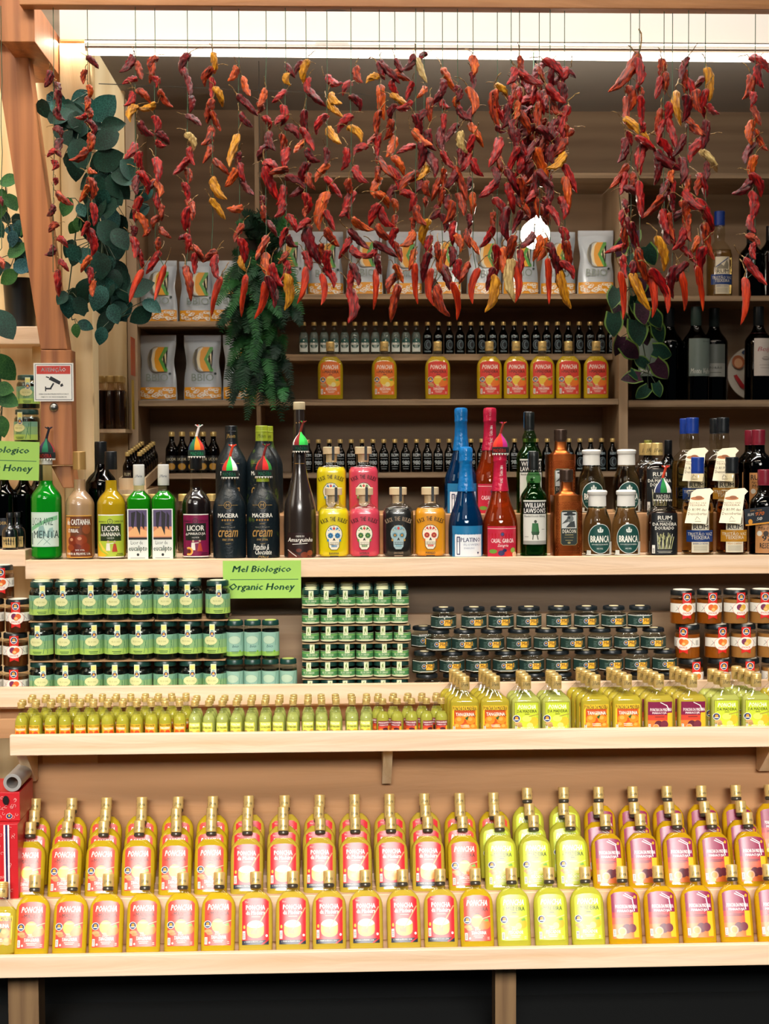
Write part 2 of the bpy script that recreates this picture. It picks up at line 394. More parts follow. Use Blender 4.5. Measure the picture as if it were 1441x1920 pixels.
# counter shelves
def board(name, px0, px1, top, bot, Y, d, lab, mat=birch, x1=None, cat='shelf board', bev=.002):
    zt, zb = Z(top, Y), Z(bot, Y); xa = X(px0, (top+bot)/2, Y) if px0 is not None else XL; xe = X(px1, top, Y) if px1 is not None else XR
    return one(name, MB().box(xa, xe, Y, Y+d, zb, zt, mat), lab, cat, bevel=bev)
zm = Z(1046, .005)
XM = X(47, 1060, 0)
u = link('counter_shelf', None, None, (XM, 0, zm)); tag(u, 'pale birch counter shelf carrying the big front row of liqueur bottles', 'shelf')
one('front_board', MB().box(0, XR-XM, 0, .018, Z(1081, 0)-zm, .001, birch), parent=u, bevel=.002)
one('shelf_top', MB().box(0, XR-XM, .0185, .42, -.02, 0, birch), parent=u)
zr = Z(964, .17)
one('riser_step', MB().box(X(408, 990, .14), XR, .14, .42, zm+.0005, zr, brownply), 'birch step behind the front bottles that lifts the second row', 'step', bevel=.002)  # same wood as the shelf; the darker colour puts in its dimness
zh = Z(1303, -.05); zht = Z(1282, -.12)
u = link('honey_shelf', None, None, (0, -.12, zh)); tag(u, 'pale birch shelf that carries the honey and jam jars', 'shelf')
one('front_board', MB().box(XL, XR, 0, .018, Z(1319, -.12)-zh, zht-zh, birch), parent=u, bevel=.002)
one('shelf_top', MB().box(XL, XR, .0185, .335, -.018, 0, birch), parent=u)
dkply = wood('dark_plywood', '#705b44', '#584632', 'X', .6, .6)
one('honey_back_panel', MB().box(X(60, 1150, .2), XR, .22, .235, zh+.0005, Z(1081, 0)-.021, dkply), 'brown plywood panel behind the honey jars under the counter shelf', 'panel')
one('ledge_board', MB().box(X(430, 1150, .18), X(1270, 1150, .18), .17, .215, zh+.0005, Z(1152, .18), ply), 'low plywood ledge behind the small honey jars', 'board')
zt0 = Z(1385, -.29); ztl = Z(1371, -.345); XT = X(18, 1390, -.345)
u = link('tray_shelf', None, None, (XT, -.345, zt0)); tag(u, 'pale birch tray shelf holding miniature and small poncha bottles', 'shelf')
one('front_board', MB().box(0, XR-XT, 0, .018, Z(1409, -.345)-zt0, ztl-zt0, birch), parent=u, bevel=.002)
one('shelf_top', MB().box(0, XR-XT, .0185, .32, -.016, 0, birch), parent=u)
one('tray_back_panel', MB().box(X(0, 1330, -.03), XR, -.03, -.015, zt0+.001, zh-.019, brownply), 'brown plywood strip closing the gap behind the miniature bottles', 'panel')
one('side_board', MB().box(XL, XT-.004, -.2, -.18, Z(1376, -.2), Z(1342, -.2), brownply), 'short brown board at the far left beside the tray shelf', 'board')
zl = Z(1786, -.47); zu = Z(1674, -.36); YB = -.13
one('display_back_panel', MB().box(X(36, 1480, YB), XR, YB, YB+.015, zl, zt0-.018, brownply), 'brown plywood back panel above the rows of large poncha bottles', 'panel')
for i, (x0, x1, b) in enumerate([(48, 75, 1463), (716, 733, 1476), (1424, 1450, 1461)]):
    xa, xe = X(x0, 1430, -.17), X(x1 if i != 0 else 66, 1430, -.17); zt_ = zt0-.017
    mb = MB(); zb = Z(b, -.2)
    pts = [(-.30, zt_), (-.135, zt_), (-.135, zb), (-.16, zb)]
    v = [(xa, y, z) for y, z in pts]+[(xe, y, z) for y, z in pts]
    mb.add(v, [(0, 1, 2, 3), (7, 6, 5, 4)]+[(j, j+4, (j+1) % 4+4, (j+1) % 4) for j in range(4)], birchv)
    one('shelf_bracket', mb, 'wooden bracket under the tray shelf, '+['at its left end', 'near its middle', 'at its right end'][i], 'bracket', group='brackets under the tray shelf')
one('paper_strip', MB().box(X(80, 1410, YB), X(183, 1410, YB), YB-.002, YB-.0005, Z(1424, YB), Z(1404, YB), C('#d8b48c')), 'pale strip pasted on the panel under the left end of the tray', 'strip')
u = link('bottle_display', None, None, (0, -.52, zl)); tag(u, 'stepped birch display shelf holding the rows of large poncha bottles', 'shelf')
one('front_board', MB().box(XL, XR, 0, .018, Z(1822, -.52)-zl, Z(1782, -.52)-zl, birch), parent=u, bevel=.002)
one('lower_tier', MB().box(XL, XR, .0185, .145, -.018, 0, birch), parent=u)
one('riser_board', MB().box(XL, XR, .14, .158, 0.0005, zu+.003-zl, birch), parent=u, bevel=.002)
one('upper_tier', MB().box(XL, XR, .1585, .385, zu-.016-zl, zu-zl, birch), parent=u)
shaded_wood = wood('leg_wood', '#96754f', '#7c5d3e', 'Z', 1, .6)  # shade under the display is put into the wood colour of the legs
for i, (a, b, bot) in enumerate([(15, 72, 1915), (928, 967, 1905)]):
    one('support_post', MB().box(X(a, 1850, -.3), X(b, 1850, -.3), -.3, -.22, 0.0, zl-.0185, shaded_wood), ['wide', 'narrow'][i]+' wooden leg under the display shelf, '+['at its left end', 'right of its middle'][i], 'post', group='legs of the display shelf')
one('shade_backing', MB().box(XL, XR, .1, .12, 0, zl-.06, C('#05090b', .95)), 'black cloth sheet added for the shade under the display shelf', 'backing')  # black sheet added to stand for the unlit void behind the legs
# left neighbour shelf
one('neighbour_shelf', MB().box(XL, X(74, 630, .3), .3, .48, Z(644, .3), Z(611, .3), birch), 'pale board shelf with black plant pot at the far left', 'shelf', bevel=.002)
one('neighbour_ledge', MB().box(XL, XM-.003, .02, .3, Z(1057, .02), Z(1027, .02), birch), 'pale board ledge with dark wine bottles at the far left', 'shelf', bevel=.002)
# back shelving
YC = .9
edge = wood('shelf_edge', '#a08668', '#7c654c', 'X', 2, .6)
def cab(name, lab, px0, px1, rows, verts):
    xa, xe = X(px0, 700, YC), X(px1, 700, YC); zb = Z(1120, YC); u = link(name, None, None, (xa, YC, zb)); tag(u, lab, 'shelf unit')
    for i, (a, b, t, bt) in enumerate(rows):
        yo = .105 if t == 664 else 0; Yo = YC+yo
        one('shelf_board', MB().box(X(a, 700, YC)-xa, X(b, 700, YC)-xa, yo, .31, Z(bt, Yo)-zb, Z(t, Yo)-zb, edge), parent=u, bevel=.001)
    for (a, b, t) in verts:
        one('side_panel', MB().box(X(a, 700, YC)-xa, X(b, 700, YC)-xa, 0.001, .315, 0, Z(t, YC)-zb, plyv), parent=u, bevel=.001)
    return u
cab('back_shelf', 'large brown plywood shelf unit behind the counter with coffee bags and miniatures', 236, 1177,
    [(486, 1159, 323, 333), (259, 488, 602, 612), (488, 1159, 551, 561), (488, 1159, 664, 676), (259, 1159, 749, 760), (259, 1159, 886, 896)],
    [(240, 258, 205), (480, 488, 206), (1160, 1177, 334)])
cab('wine_shelf', 'brown plywood shelf unit on the right with wine bottles and a plate', 1178, 1600, [(1178, 1600, 323, 333), (1178, 1600, 555, 565), (1178, 1600, 752, 765), (1178, 1600, 960, 970)], [(1590, 1600, 206)])
# signs
def card(name, px0, py0, px1, py1, Y, art, lab, cat, rot=0, base='#a3d25a', th=.003):
    s = S(Y); c = P((px0+px1)/2, (py0+py1)/2, Y); r = link(name, None, None, c, (0, rot, 0)); tag(r, lab, cat)
    w2, h2 = (px1-px0)/2*s, (py1-py0)/2*s
    one('panel', MB().box(-w2, w2, 0, th, -h2, h2, C(base, .5)), parent=r)
    mb = art.build(flat(0), s, 400, .05); link('printing', mb.mesh('printing', False), r)
    return r
hs = Art().t('Mel Biologico', -56, 10, 55, 26, '#1d5f38', .07, .22).r(-60, -.6, 68, .6, '#1d5f38').t('Organic Honey', -62, -24, 62, -7, '#1d5f38', .07, .22)
card('honey_sign', 418, 1051, 564, 1122, -.012, hs, 'green card sign for organic honey on the counter shelf edge', 'sign')
card('honey_sign', -74, 827, 72, 899, .0, hs, 'green honey card sign cut off by the left edge of the photo', 'sign', R_(2))
wa = Art().r(-34, -33, 34, 33, '#2b3344').r(-33, -32, 33, 32, '#f3f1ec').r(-31, 15, 31, 30, '#c7311f').t('ATENÇÃO', -23, 18, 23, 28, '#ffffff', .04)
wa.p([(-9, 5), (-5, 11), (13, 1), (11, -5)], '#15171b').p([(12, -5), (16, -2), (18, -7), (13, -9)], '#15171b').line(-14, 10, -8, 8, 2, '#15171b').line(0, -2, -6, -12, 3, '#15171b').line(-15, -12, -4, -12, 3, '#15171b').r(-16, -17, -14, -8, '#15171b')
wa.t('PARA SUA PROTEÇÃO ESTE LOCAL É', -27, -23.5, 27, -20.5, '#2b3344', .05).t('OBJECTO DE VIDEOVIGILÂNCIA', -24, -29, 24, -26, '#2b3344', .05)
card('warning_sign', 64, 681, 137, 752, .094, wa, 'white square camera surveillance warning sign on the orange post', 'sign', base='#f3f1ec')
m = MB(); s = S(.1); m.loft([(0, 8.5*s), (.002, 8.3*s), (.006, 6*s), (.008, 2*s)], C('#9a9a98', .3, 1), seg=20)
o = one('metal_disc', m, 'round metal disc screwed to the post below the warning sign', 'disc', smooth=True, centre=False); o.location = P(101, 764, .0995); o.rotation_euler = (R_(90), 0, 0)
one('orange_notice', MB().box(-.0012, 0, 0, .10, -.063, .063, C('#d9622e')).box(-.002, -.0014, .008, .092, -.055, .055, C('#d8d2c8')), 'paper notice with orange border on the side of the back shelf', 'notice').location = P(249, 665, YC-.12)-Vector((0, 0, .07))
one('yellow_notice', MB().box(-.002, -.0005, 0, .05, -.083, .083, C('#d8b52c')), 'narrow yellow notice on the side of the back shelf', 'notice').location = P(250, 805, YC-.06)
# ---------------------------------------------------------------- bottles and jars: heights and half widths in photograph pixels
GOLD = C('#dfc07a', .3, .4); GOLDK = C('#cba652', .35, .4); BLK = C('#15171a', .4); INK = '#1c1d1f'; WH = '#f3efe6'
CLR = glass('#f6f7f5')
def capmb(h0, h1, r, s, mat, ribs=0, n=2, taper=.97, seg=20):
    p = [(h0, r*.97), (h0+.5, r)]
    if ribs:
        step = (h1-h0-2)/(ribs*2)
        for i in range(ribs*2): p.append((h0+1+i*step, r*(1 if i % 2 else .95)))
    p += [(h1-1, r*taper), (h1-.3, r*taper*.95), (h1, r*taper*.8)]
    return MB().loft(sc_(p, s), mat, n, seg)
def vessel(prof, s, gmat, lmat, fill, n=2, depth=1.0, seg=28, smooth=3, inset=.9, floor=2):
    """glass shell and the liquid in it, up to height fill"""
    pr = cr(prof, smooth) if smooth else prof
    g = MB().loft(sc_(pr, s), gmat, n, seg, depth)
    lq = [(max(h, floor), max(a-inset, a*.6)) for h, a in pr if h < fill]
    lq.append((fill, lq[-1][1])); lq = [r for i, r in enumerate(lq) if i == 0 or r[0] > lq[i-1][0]+.01]
    l = MB().loft(sc_(lq, s), lmat, n, seg, depth)
    return g, l
# ---- label artwork
def seal(a, x, y, r=6.5):
    return a.e(x, y, r, r, '#f1eee4').e(x, y, r*.86, r*.86, '#1e3468').e(x, y+r*.15, r*.45, r*.42, '#d99a35').r(x-r*.6, y-r*.45, x+r*.6, y-r*.2, '#e9e4d5')
def barcode(a, x, y, w=5, h=13):
    a.r(x, y, x+w, y+h, '#f2eee4')
    for i in range(5): a.r(x+.8, y+1.5+i*2.1, x+w-1, y+2.5+i*2.1, '#33322f')
    return a
def lab_poncha(bg, top, fruit, word, leafc='#7fae4a', f2=None, dk=INK):
    a = Art().r(-25, 12, 25, 88, bg).p([(-25, 88), (25, 88), (21, 93), (8, 96), (-8, 96), (-21, 93)], bg)
    a.t('PONCHA', -20, 76, 20, 87, '#fbf6ea', .05, .3).t('DA', -20, 67, -15, 71, dk).t('MADEIRA', -14, 66, 21, 73.5, dk, .03).r(-4, 61.5, 5, 63, dk)
    a.e(0, 48, 11.5, 12, '#f0cc3a').e(0, 55.5, 9, 2.2, '#f7e27a').p([(-7, 38), (7, 38), (3, 34), (-3, 34)], '#f3d98a')
    a.e(15, 42, 9.5, 9, fruit).e(8, 38, 6, 6, f2 or fruit).p([(12, 50), (20, 53), (22, 48), (15, 47)], leafc)
    a.e(-18, 38, 7, 3.6, '#caa069').e(-15, 34, 6, 3, '#b98b56').line(9, 52, 25, 57, 1.2, '#e9d7a6')
    seal(a, -19, 50, 7)
    a.t('Licor', -5, 31, 6, 34.5, '#fbf6ea', .0, .3).t(word, -12, 23.5, 16, 30, '#fbf6ea', .05, .2).r(-8, 20.5, 11, 21.5, '#fbe9d9').r(-6, 17.5, 9, 18.5, '#fbe9d9').r(18, 15, 22, 16, '#fbe9d9').r(18, 18, 22, 19, '#fbe9d9')
    barcode(a, -24, 14); a.e(-15, 17, 1.8, 2, '#f6f0e4')
    return a
LT = lambda: lab_poncha('#e0483a', 0, '#ef7d2b', 'TANGERINA', dk='#3a2722')
LRG = lambda: lab_poncha('#e8772c', 0, '#f2c63d', 'REGIONAL', f2='#f3e7a0')
LP = lambda: lab_poncha('#c5d53a', 0, '#f0b52f', 'PESCADOR', f2='#e9e680')
def lab_red():
    a = Art().r(-25, 12, 25, 90, '#d31f2b').p([(-25, 90), (25, 90), (19, 95), (7, 97), (-7, 97), (-19, 95)], '#d31f2b')
    a.t('PONCHA', -18, 75, 18, 84, '#fbf3ea', .06).t('da Madeira', -18, 66, 18, 74, '#fbf3ea', .04).r(-8, 62, 9, 63, '#f0b9a8').t('70cl', -20, 88, -13, 91, '#f3cfc4')
    a.e(0, 46, 16, 10, '#f2d9a8').r(-16, 34, 16, 46, '#eea53a').e(0, 33, 15.5, 9, '#eea53a').e(0, 47, 14.5, 5, '#f6e6c0')
    a.line(-3, 33, 24, 78, 2, '#d7a771').p([(-9, 32), (3, 30), (4, 42), (0, 38), (-2, 43), (-5, 37), (-8, 40)], '#b77b42')
    a.r(-25, 12, 25, 20, '#232839').t('J. FARIA & FILHOS, LDA', -21, 15.5, 14, 18.5, '#efe9df', .03).line(12, 12, 25, 21, 2.4, '#d31f2b'); barcode(a, -24, 22, 5, 15).e(-21, 44, 2, 3.4, '#d8c24a').e(21, 28, 2.2, 2.4, '#f3ece0')
    return a
def lab_mar(h0=12):
    a = Art().r(-25, 12, 25, 92, '#e8742e').r(-25, 38, 25, 50, '#d9532c').r(-25, 50, 25, 60, '#b5333a').r(-25, 60, 25, 92, '#8f1f4a').p([(-25, 92), (25, 92), (20, 96), (8, 98), (-8, 98), (-20, 96)], '#8f1f4a')
    a.r(15, 14, 25, 60, '#f4bb2c').line(-2, 92, 15, 84, 1.6, '#f6eef0').line(1, 95, 17, 86, 1.3, '#f6eef0').line(15, 85, 18, 62, 2, '#f6eef0').e(20, 88, 2.4, 3, '#d9a22f')
    a.t('PONCHA DA MADEIRA', -18, 67, 23, 74, '#fbf1ef', .05).t('MARACUJÁ', -15, 59, 16, 66, '#fbf1ef', .06)
    a.e(2, 30, 9, 9, '#5e1f33').e(12, 31, 8, 8, '#732a3a').e(-7, 25, 8, 8, '#e3a083').e(-7, 25, 5.5, 5.5, '#e98c2e').e(-12, 16, 7, 4, '#f6cf4a')
    a.r(-15, 53, 13, 54.2, '#3b1a26').r(-10, 50, 9, 51.2, '#3b1a26')
    return barcode(a, -24, 16)
def flask(key, s, labf, liq, prof, capr, depth=.4, n=2.7, lk=1.0, ldy=0, captop=146, capbase=122):
    g, l = vessel(prof, s, CLR, cloudy(liq), 108, n, depth, 32)
    a = prof[2][1]
    art = labf().build(sup(a, a*depth, n), s, 3.5, .15, gloss=.13)
    cp = capmb(capbase, captop, capr, s, GOLD, 3, taper=.98); sig = Art().t('J.Faria', -7, capbase+4, 7, capbase+12, '#2a2419', .0, .3).build(cyl(capr), s, 3, .3)
    nk = MB().loft(sc_([(capbase-7, capr*.82), (capbase-5, capr*.95), (capbase-2, capr*.95), (capbase, capr*.8)], s), C('#4a443a', .3, .3), 2, 16)
    proto(key, ('glass_body', g), ('liquid', l), ('paper_label', art), ('cap', cp), ('signature', sig, 3), ('neck_ring', nk))
PB = [(0, 27), (2, 31), (8, 32.5), (60, 32.8), (84, 32.2), (96, 28), (105, 20), (111, 12.5), (115, 9), (123, 8.5)]
sB = 1.335e-3
for k, f_, c in (('tangerine', LT, '#f4d42e'), ('red', lab_red, '#f2d650'), ('pescador', LP, '#e8e450'), ('maracuja', lab_mar, '#f4c420'), ('regional', LRG, '#dcc22a')):
    flask('big_'+k, sB, f_, c, PB, 11)
# small flasks of the tray: straight body, sloping shoulders
def lab_tt():
    a = Art().r(-23, 6, 23, 51, '#f6c62e').r(-20, 8, 21, 43, '#c9521d').t('PONCHA DA MADEIRA', -22, 42, 22, 50, INK, .05)
    for x, y, r in ((-10, 24, 9), (11, 24, 8.5), (-14, 12, 8), (3, 11, 7.5), (16, 11, 7), (1, 31, 6)): a.e(x, y, r, r*.9, '#f08a22').e(x-1, y+2, r*.5, r*.4, '#f8a94a')
    a.p([(0, 28), (8, 33), (5, 24)], '#2f5a27').p([(14, 34), (21, 31), (17, 36)], '#2f5a27').t('TANGERINA', -17, 32, 18, 38.5, '#fbf4e6', .05).r(-8, 14, 8, 15, WH).r(-7, 11, 9, 12, WH); return barcode(a, -22, 2, 4, 11)
def lab_tp():
    a = Art().r(-23, 3, 23, 57, '#8d8a2c').r(-22, 3, 22, 56, '#c8d838').t('PONCHA', -17, 44, 17, 52, '#fbf9ea', .05, .3).t('DA MADEIRA', -18, 37, 19, 42.5, INK, .03).r(-4, 34, 5, 35, INK)
    a.e(14, 20, 8, 9, '#f1bb32').e(6, 13, 6, 5, '#e8e67c').e(-16, 16, 7, 3.5, '#c9a067').e(-13, 12, 5, 3, '#b58b55').e(0, 26, 9, 6, '#dbe665').line(4, 30, 22, 34, 1.4, '#a88c46').t('PESCADOR', -12, 5, 14, 10, '#fbf9ea', .05, .2); seal(a, -19, 26, 7); return barcode(a, -22, 3, 4, 9)
def lab_tm():
    a = Art().add(lab_mar(), 0, 0, .01); a.i = []
    a.r(-23, 3, 23, 30, '#e8742e').r(-23, 20, 23, 30, '#c8432f').r(-23, 30, 23, 55, '#7d1c43').r(14, 3, 23, 34, '#f2b52b').line(0, 54, 12, 48, 1.4, WH).line(12, 49, 17, 38, 1.8, WH)
    a.t('PONCHA DA MADEIRA', -19, 37, 22, 43, '#fbf1ef', .05).t('MARACUJÁ', -15, 31, 12, 36.5, '#fbf1ef', .05).e(-3, 12, 8, 7.5, '#5a1d2f').e(8, 12, 7.5, 7.5, '#70283a').e(-8, 8, 6, 5, '#e5a07e').e(-8, 8, 4, 3.4, '#e98c2e').r(-10, 26, 8, 27, '#43202b'); return barcode(a, -22, 3, 4, 10)
sT = S(-.29)
PT = [(0, 24), (2, 27.5), (6, 28.3), (50, 28.3), (66, 28), (72, 26.5), (80, 19), (87, 12), (90, 9.5), (93, 9)]
for k, f_, c in (('tangerine', lab_tt, '#e6d24a'), ('pescador', lab_tp, '#e2e47c'), ('maracuja', lab_tm, '#e6d052')):
    g, l = vessel(PT, sT, CLR, cloudy(c), 78, 3.2, .42, 32)
    art = Art().add(f_(), 0, 12).build(sup(28.3, 11.9, 3.2), sT, 3.5, .15)
    cp = capmb(93, 118, 10, sT, GOLD, 0); sig = Art().t('J.Faria', -7, 98, 7, 107, '#2a2419', .0, .3).build(cyl(10), sT, 3, .3)
    for h in (108, 111, 114): cp.loft(sc_([(h, 10.1), (h+.6, 10.5), (h+1.3, 10.1)], sT), GOLDK, 2, 20)
    proto('small_'+k, ('glass_body', g), ('liquid', l), ('paper_label', art), ('cap', cp), ('signature', sig, 3))
# miniatures of the tray
PM = [(0, 10), (1.5, 12), (5, 12.3), (38, 12.2), (46, 11), (52, 7.8), (57, 5.2), (61, 4.6), (69, 4.6)]
def mlab(kind):
    if kind == 'tangerine': return Art().r(-12, 6, 12, 27, '#f3a42a').r(-12, 22, 12, 27, '#f6c62e').t('PONCHA DA MADEIRA', -11, 22.5, 11, 26.5, INK, .06).t('TANGERINA', -10, 17.5, 10, 21.5, WH, .06).e(-5, 12, 4.5, 4, '#e4581c').e(5, 12, 4.5, 4, '#d94a1a').e(0, 8, 4, 2.2, '#8a2c16')
    if kind == 'pescador': return Art().r(-12, 6, 12, 29, '#8d8a2c').r(-11.5, 6, 11.5, 28.5, '#dbe05c').t('PONCHA', -9, 22, 9, 27, '#fdfbe9', .05, .3).t('DA MADEIRA', -9, 17, 10, 20.5, INK, .04).e(6, 11, 4, 3.5, '#e9b83a').e(-6, 11, 4, 2, '#b58b55')
    return Art().r(-12, 6, 12, 28, '#d2452c').r(-12, 18, 12, 28, '#8a1e3c').t('PONCHA DA MADEIRA', -11, 23, 11, 26.5, WH, .06).t('MARACUJÁ', -9, 18.5, 9, 22, WH, .06).e(2, 11, 6, 4.5, '#4d1823').e(-6, 11, 4, 3, '#e98c2e').r(8, 6, 12, 18, '#f2b52b')
for k, c in (('tangerine', '#e0da54'), ('pescador', '#dde48a'), ('maracuja', '#dedc64')):
    g, l = vessel(PM, sT, CLR, cloudy(c, .5), 52, 2, 1, 20)
    cp = capmb(67, 78, 6.8, sT, GOLD, 0, seg=16)
    for h in (70, 73, 75.5): cp.loft(sc_([(h, 6.85), (h+.5, 7.2), (h+1.1, 6.85)], sT), GOLDK, 2, 16)
    proto('mini_'+k, ('glass_body', g), ('liquid', l), ('paper_label', Art().add(mlab(k), 0, 9).build(cyl(12.3), sT, 2.2, .12)), ('cap', cp))
# ---- honey and jam
GRL = C('#123a33', .35); sH = S(-.05)
def strip(a, x=0, w=10, y0=28, y1=57):
    a.r(x-w/2, y0, x+w/2, y1, '#dfe6c6').r(x-w/2+1, y1-9, x+w/2-1, y1-2, '#e8e07a').e(x, y1-13, 3, 3, '#5fa3a0'); return seal(a, x, y0+5, 5)
honeyl = lambda plain=False: (Art().r(-36, 10, 36, 43, '#8bb27a').r(-36, 10, 36, 20, '#a6c65f').r(-36, 34, 36, 43, '#78a88f').e(-2, 32, 13.5, 8, '#5f8a4d').e(-2, 32, 13, 7.5, '#dbdba0')
    .t('bio', -7, 21, 5, 26, '#1d5c4a', .0, .25).t('MEL DE CANA', -9, 30, 6, 33, '#9aa466', .0).r(-8, 14.5, 9, 15.6, '#2f5b33').r(-6, 12, 8, 13, '#2f5b33')
    .line(12, 12, 18, 40, .8, '#3f7a52').line(18, 18, 13, 36, .7, '#3f7a52').line(20, 12, 21, 42, .9, '#3f7a52').line(-17, 12, -19, 40, .8, '#3f7a52').line(-21, 14, -16, 34, .7, '#3f7a52').line(-14, 40, 4, 42, .7, '#3f7a52'))
dk_honey = C('#0d120f', .25, 0, .8)
def jar(key, s, R, prof, lidh, lidr, lidmat, body, art, wrap, extra=None, n=2, seg=28, twist=0, gl='#e8efe8', dx=2.5):
    g = MB().loft(sc_(cr(prof, 3) if n == 2 else prof, s), glass(gl), n, seg, twist=twist) if n == 2 else MB().loft(sc_(prof, s), glass(gl), 2, 6, twist=twist)
    pi = [(max(h, 1.5), a-.8) for h, a in (cr(prof, 3) if n == 2 else prof) if h < lidh[0]-4]
    l = MB().loft(sc_(pi, s), body, 2, seg if n == 2 else 6, twist=twist)
    lid = MB().loft(sc_([(lidh[0], lidr), (lidh[0]+1, lidr+.4), (lidh[0]+3, lidr), (lidh[1]-1.5, lidr), (lidh[1]-.4, lidr-.7), (lidh[1], lidr-2), (lidh[1]-.5, lidr-4)], s), lidmat, 2, 28)
    parts = [('glass_body', g), ('contents', l), ('paper_label', art.build(wrap, s, dx, .15)), ('lid', lid)]
    if extra: parts += extra
    proto(key, *parts)
def topdisc(s, h, r, c): return MB().loft(sc_([(h-.4, r), (h+.25, r), (h+.3, r*.5)], s), C(c, .5), 2, 24)
JP = [(0, 19), (2, 22), (6, 23), (44, 23), (50, 21.5), (54, 19), (57, 19)]
jar('honey', sH, 23, JP, (56, 65), 20.5, GRL, dk_honey, honeyl(), cyl(23), [('seal_strip', strip(Art(), 2, 10, 38, 60).build(cyl(23), sH, 3, .5)), ('lid_sticker', topdisc(sH, 65.3, 15, '#d9dfb8'), 3)])
TP = [(0, 14), (2, 16.5), (5, 17), (54, 17), (59, 15.5), (62, 14.5), (64, 14.5)]
jar('tall_honey', sH, 17, TP, (62, 71), 16, GRL, dk_honey, Art().r(-26, 6, 26, 50, '#8fb9a8').r(-26, 6, 26, 14, '#93bd58').e(-2, 36, 12.5, 8, '#7c9f8c').e(-2, 36, 12, 7.4, '#b4ccb4').t('bio', -6, 22, 6, 27, '#1d4f56', 0, .25).r(-8, 14, 6, 15, '#4f7a6a').r(-7, 11.5, 5, 12.5, '#4f7a6a').e(9, 15, 2, 2, '#6fae3a').line(-13, 8, -15, 44, .8, '#5c8c79').line(11, 26, 14, 48, .8, '#5c8c79'), cyl(17), [('lid_sticker', topdisc(sH, 71.3, 11.5, '#b9c96a'), 3)])
SP = [(0, 13), (1.5, 15.8), (4, 16.5), (18, 16.5), (21, 15.5), (23, 14.5), (24, 14.5)]
jar('small_honey', sH, 16.5, SP, (23, 32), 15.8, GRL, dk_honey, Art().r(-25, 3, 25, 18.5, '#e6e2c0').r(-25, 5.5, 25, 18, '#4c8c55').r(-25, 14, 25, 15.5, '#8fbf62').t('MEL DE CANA BIO', -11, 9, 11, 13, '#dfe9c8', .04).r(-8, 6.3, 7, 7.3, '#cfe0a8'), cyl(16.5), [('seal_strip', Art().r(-4.5, 14, 4.5, 31, '#dfe6c0').line(-2, 16, 1, 29, 1, '#6f8f4a').line(2.5, 17, 0, 27, .8, '#6f8f4a').e(0, 24, 1.6, 3, '#7f9a55').build(cyl(16.6), sH, 2, .4)), ('lid_sticker', topdisc(sH, 32.3, 11.5, '#dcdcae'), 3)])
HP = [(0, 22), (2, 24.5), (26, 24.5), (30, 19), (33, 18), (35, 18)]
jar('hex_honey', sH, 24.5, HP, (34, 41), 20.3, C('#131b20', .35), C('#2a1408', .2, 0, .8), Art().r(-34, 4.5, 34, 25, '#e8e6d8').r(-34, 5.7, 34, 23.8, '#27403a').r(-1, 8, 13, 19, '#efb035').r(13, 12, 17, 20, '#efb035').t('Mel', 1, 12, 13, 18, '#1a1a1a', .01, .2).e(-5, 15, 4.2, 4.4, '#efece0').e(-5, 15, 3.6, 3.8, '#20376a').e(-5, 15.5, 1.8, 1.8, '#d99a35').e(0, 21.5, 1.2, 1.1, WH).r(-20, 8, -13, 9, '#6c8c86').r(-20, 11, -12, 12, '#6c8c86').r(-20, 14, -13, 15, '#6c8c86').r(-20, 17, -12, 18, '#6c8c86').r(18, 10, 21, 17, '#6c8c86'), hexw(24.5), [('lid_sticker', topdisc(sH, 41.3, 9, '#d8c8a0'), 3)], n=6, twist=0, dx=2.05)
GP = [(0, 20), (2, 23), (6, 24), (44, 24), (49, 22.5), (52, 21), (54, 21)]
def jam(key, cont, f1, f2):
    a = Art().r(-37, 22, 37, 38, '#e6e1d6').line(-22, 24, -12, 34, .8, '#8c8a86').line(-20, 33, -14, 26, .7, '#8c8a86').line(14, 34, 22, 26, .8, '#8c8a86').line(18, 36, 16, 24, .7, '#8c8a86').r(24, 25, 31, 34, '#b8b4aa')
    rb = Art().p([(-8.5, 10), (0, 13.5), (8.5, 10), (8.5, 40), (-8.5, 40)], '#d3261f').r(-8.5, 40, 8.5, 57, '#d3261f').e(0, 28, 16, 12, '#d98a80').e(0, 28, 15.3, 11.3, '#f0e9dc').e(-3, 31, 5.5, 5.5, f1).e(4.5, 31, 5.5, 5, f2).e(1, 27.5, 4.5, 4, f2).e(1, 27.5, 3, 2.6, '#f0c27a').t('DOCE', -8, 19.5, 8, 22.5, '#c0392b', .03, .1)
    seal(rb, 0, 49, 6.5)
    jar(key, sH, 24, GP, (52, 61), 22.5, C('#14181a', .35), cont, a, cyl(24), [('seal_ribbon', rb.build(cyl(24), sH, 3, .5)), ('lid_sticker', topdisc(sH, 61.3, 18, '#e3dccb'), 3)], gl='#f7f0e4')
jam('jam_amber', C('#8a4c0c', .3, 0, .6), '#e2662c', '#e68a3a'); jam('jam_beige', C('#a47843', .3, 0, .6), '#7a2f55', '#dfb04a'); jam('jam_brown', C('#4d260c', .3, 0, .6), '#7a2f55', '#e2662c')
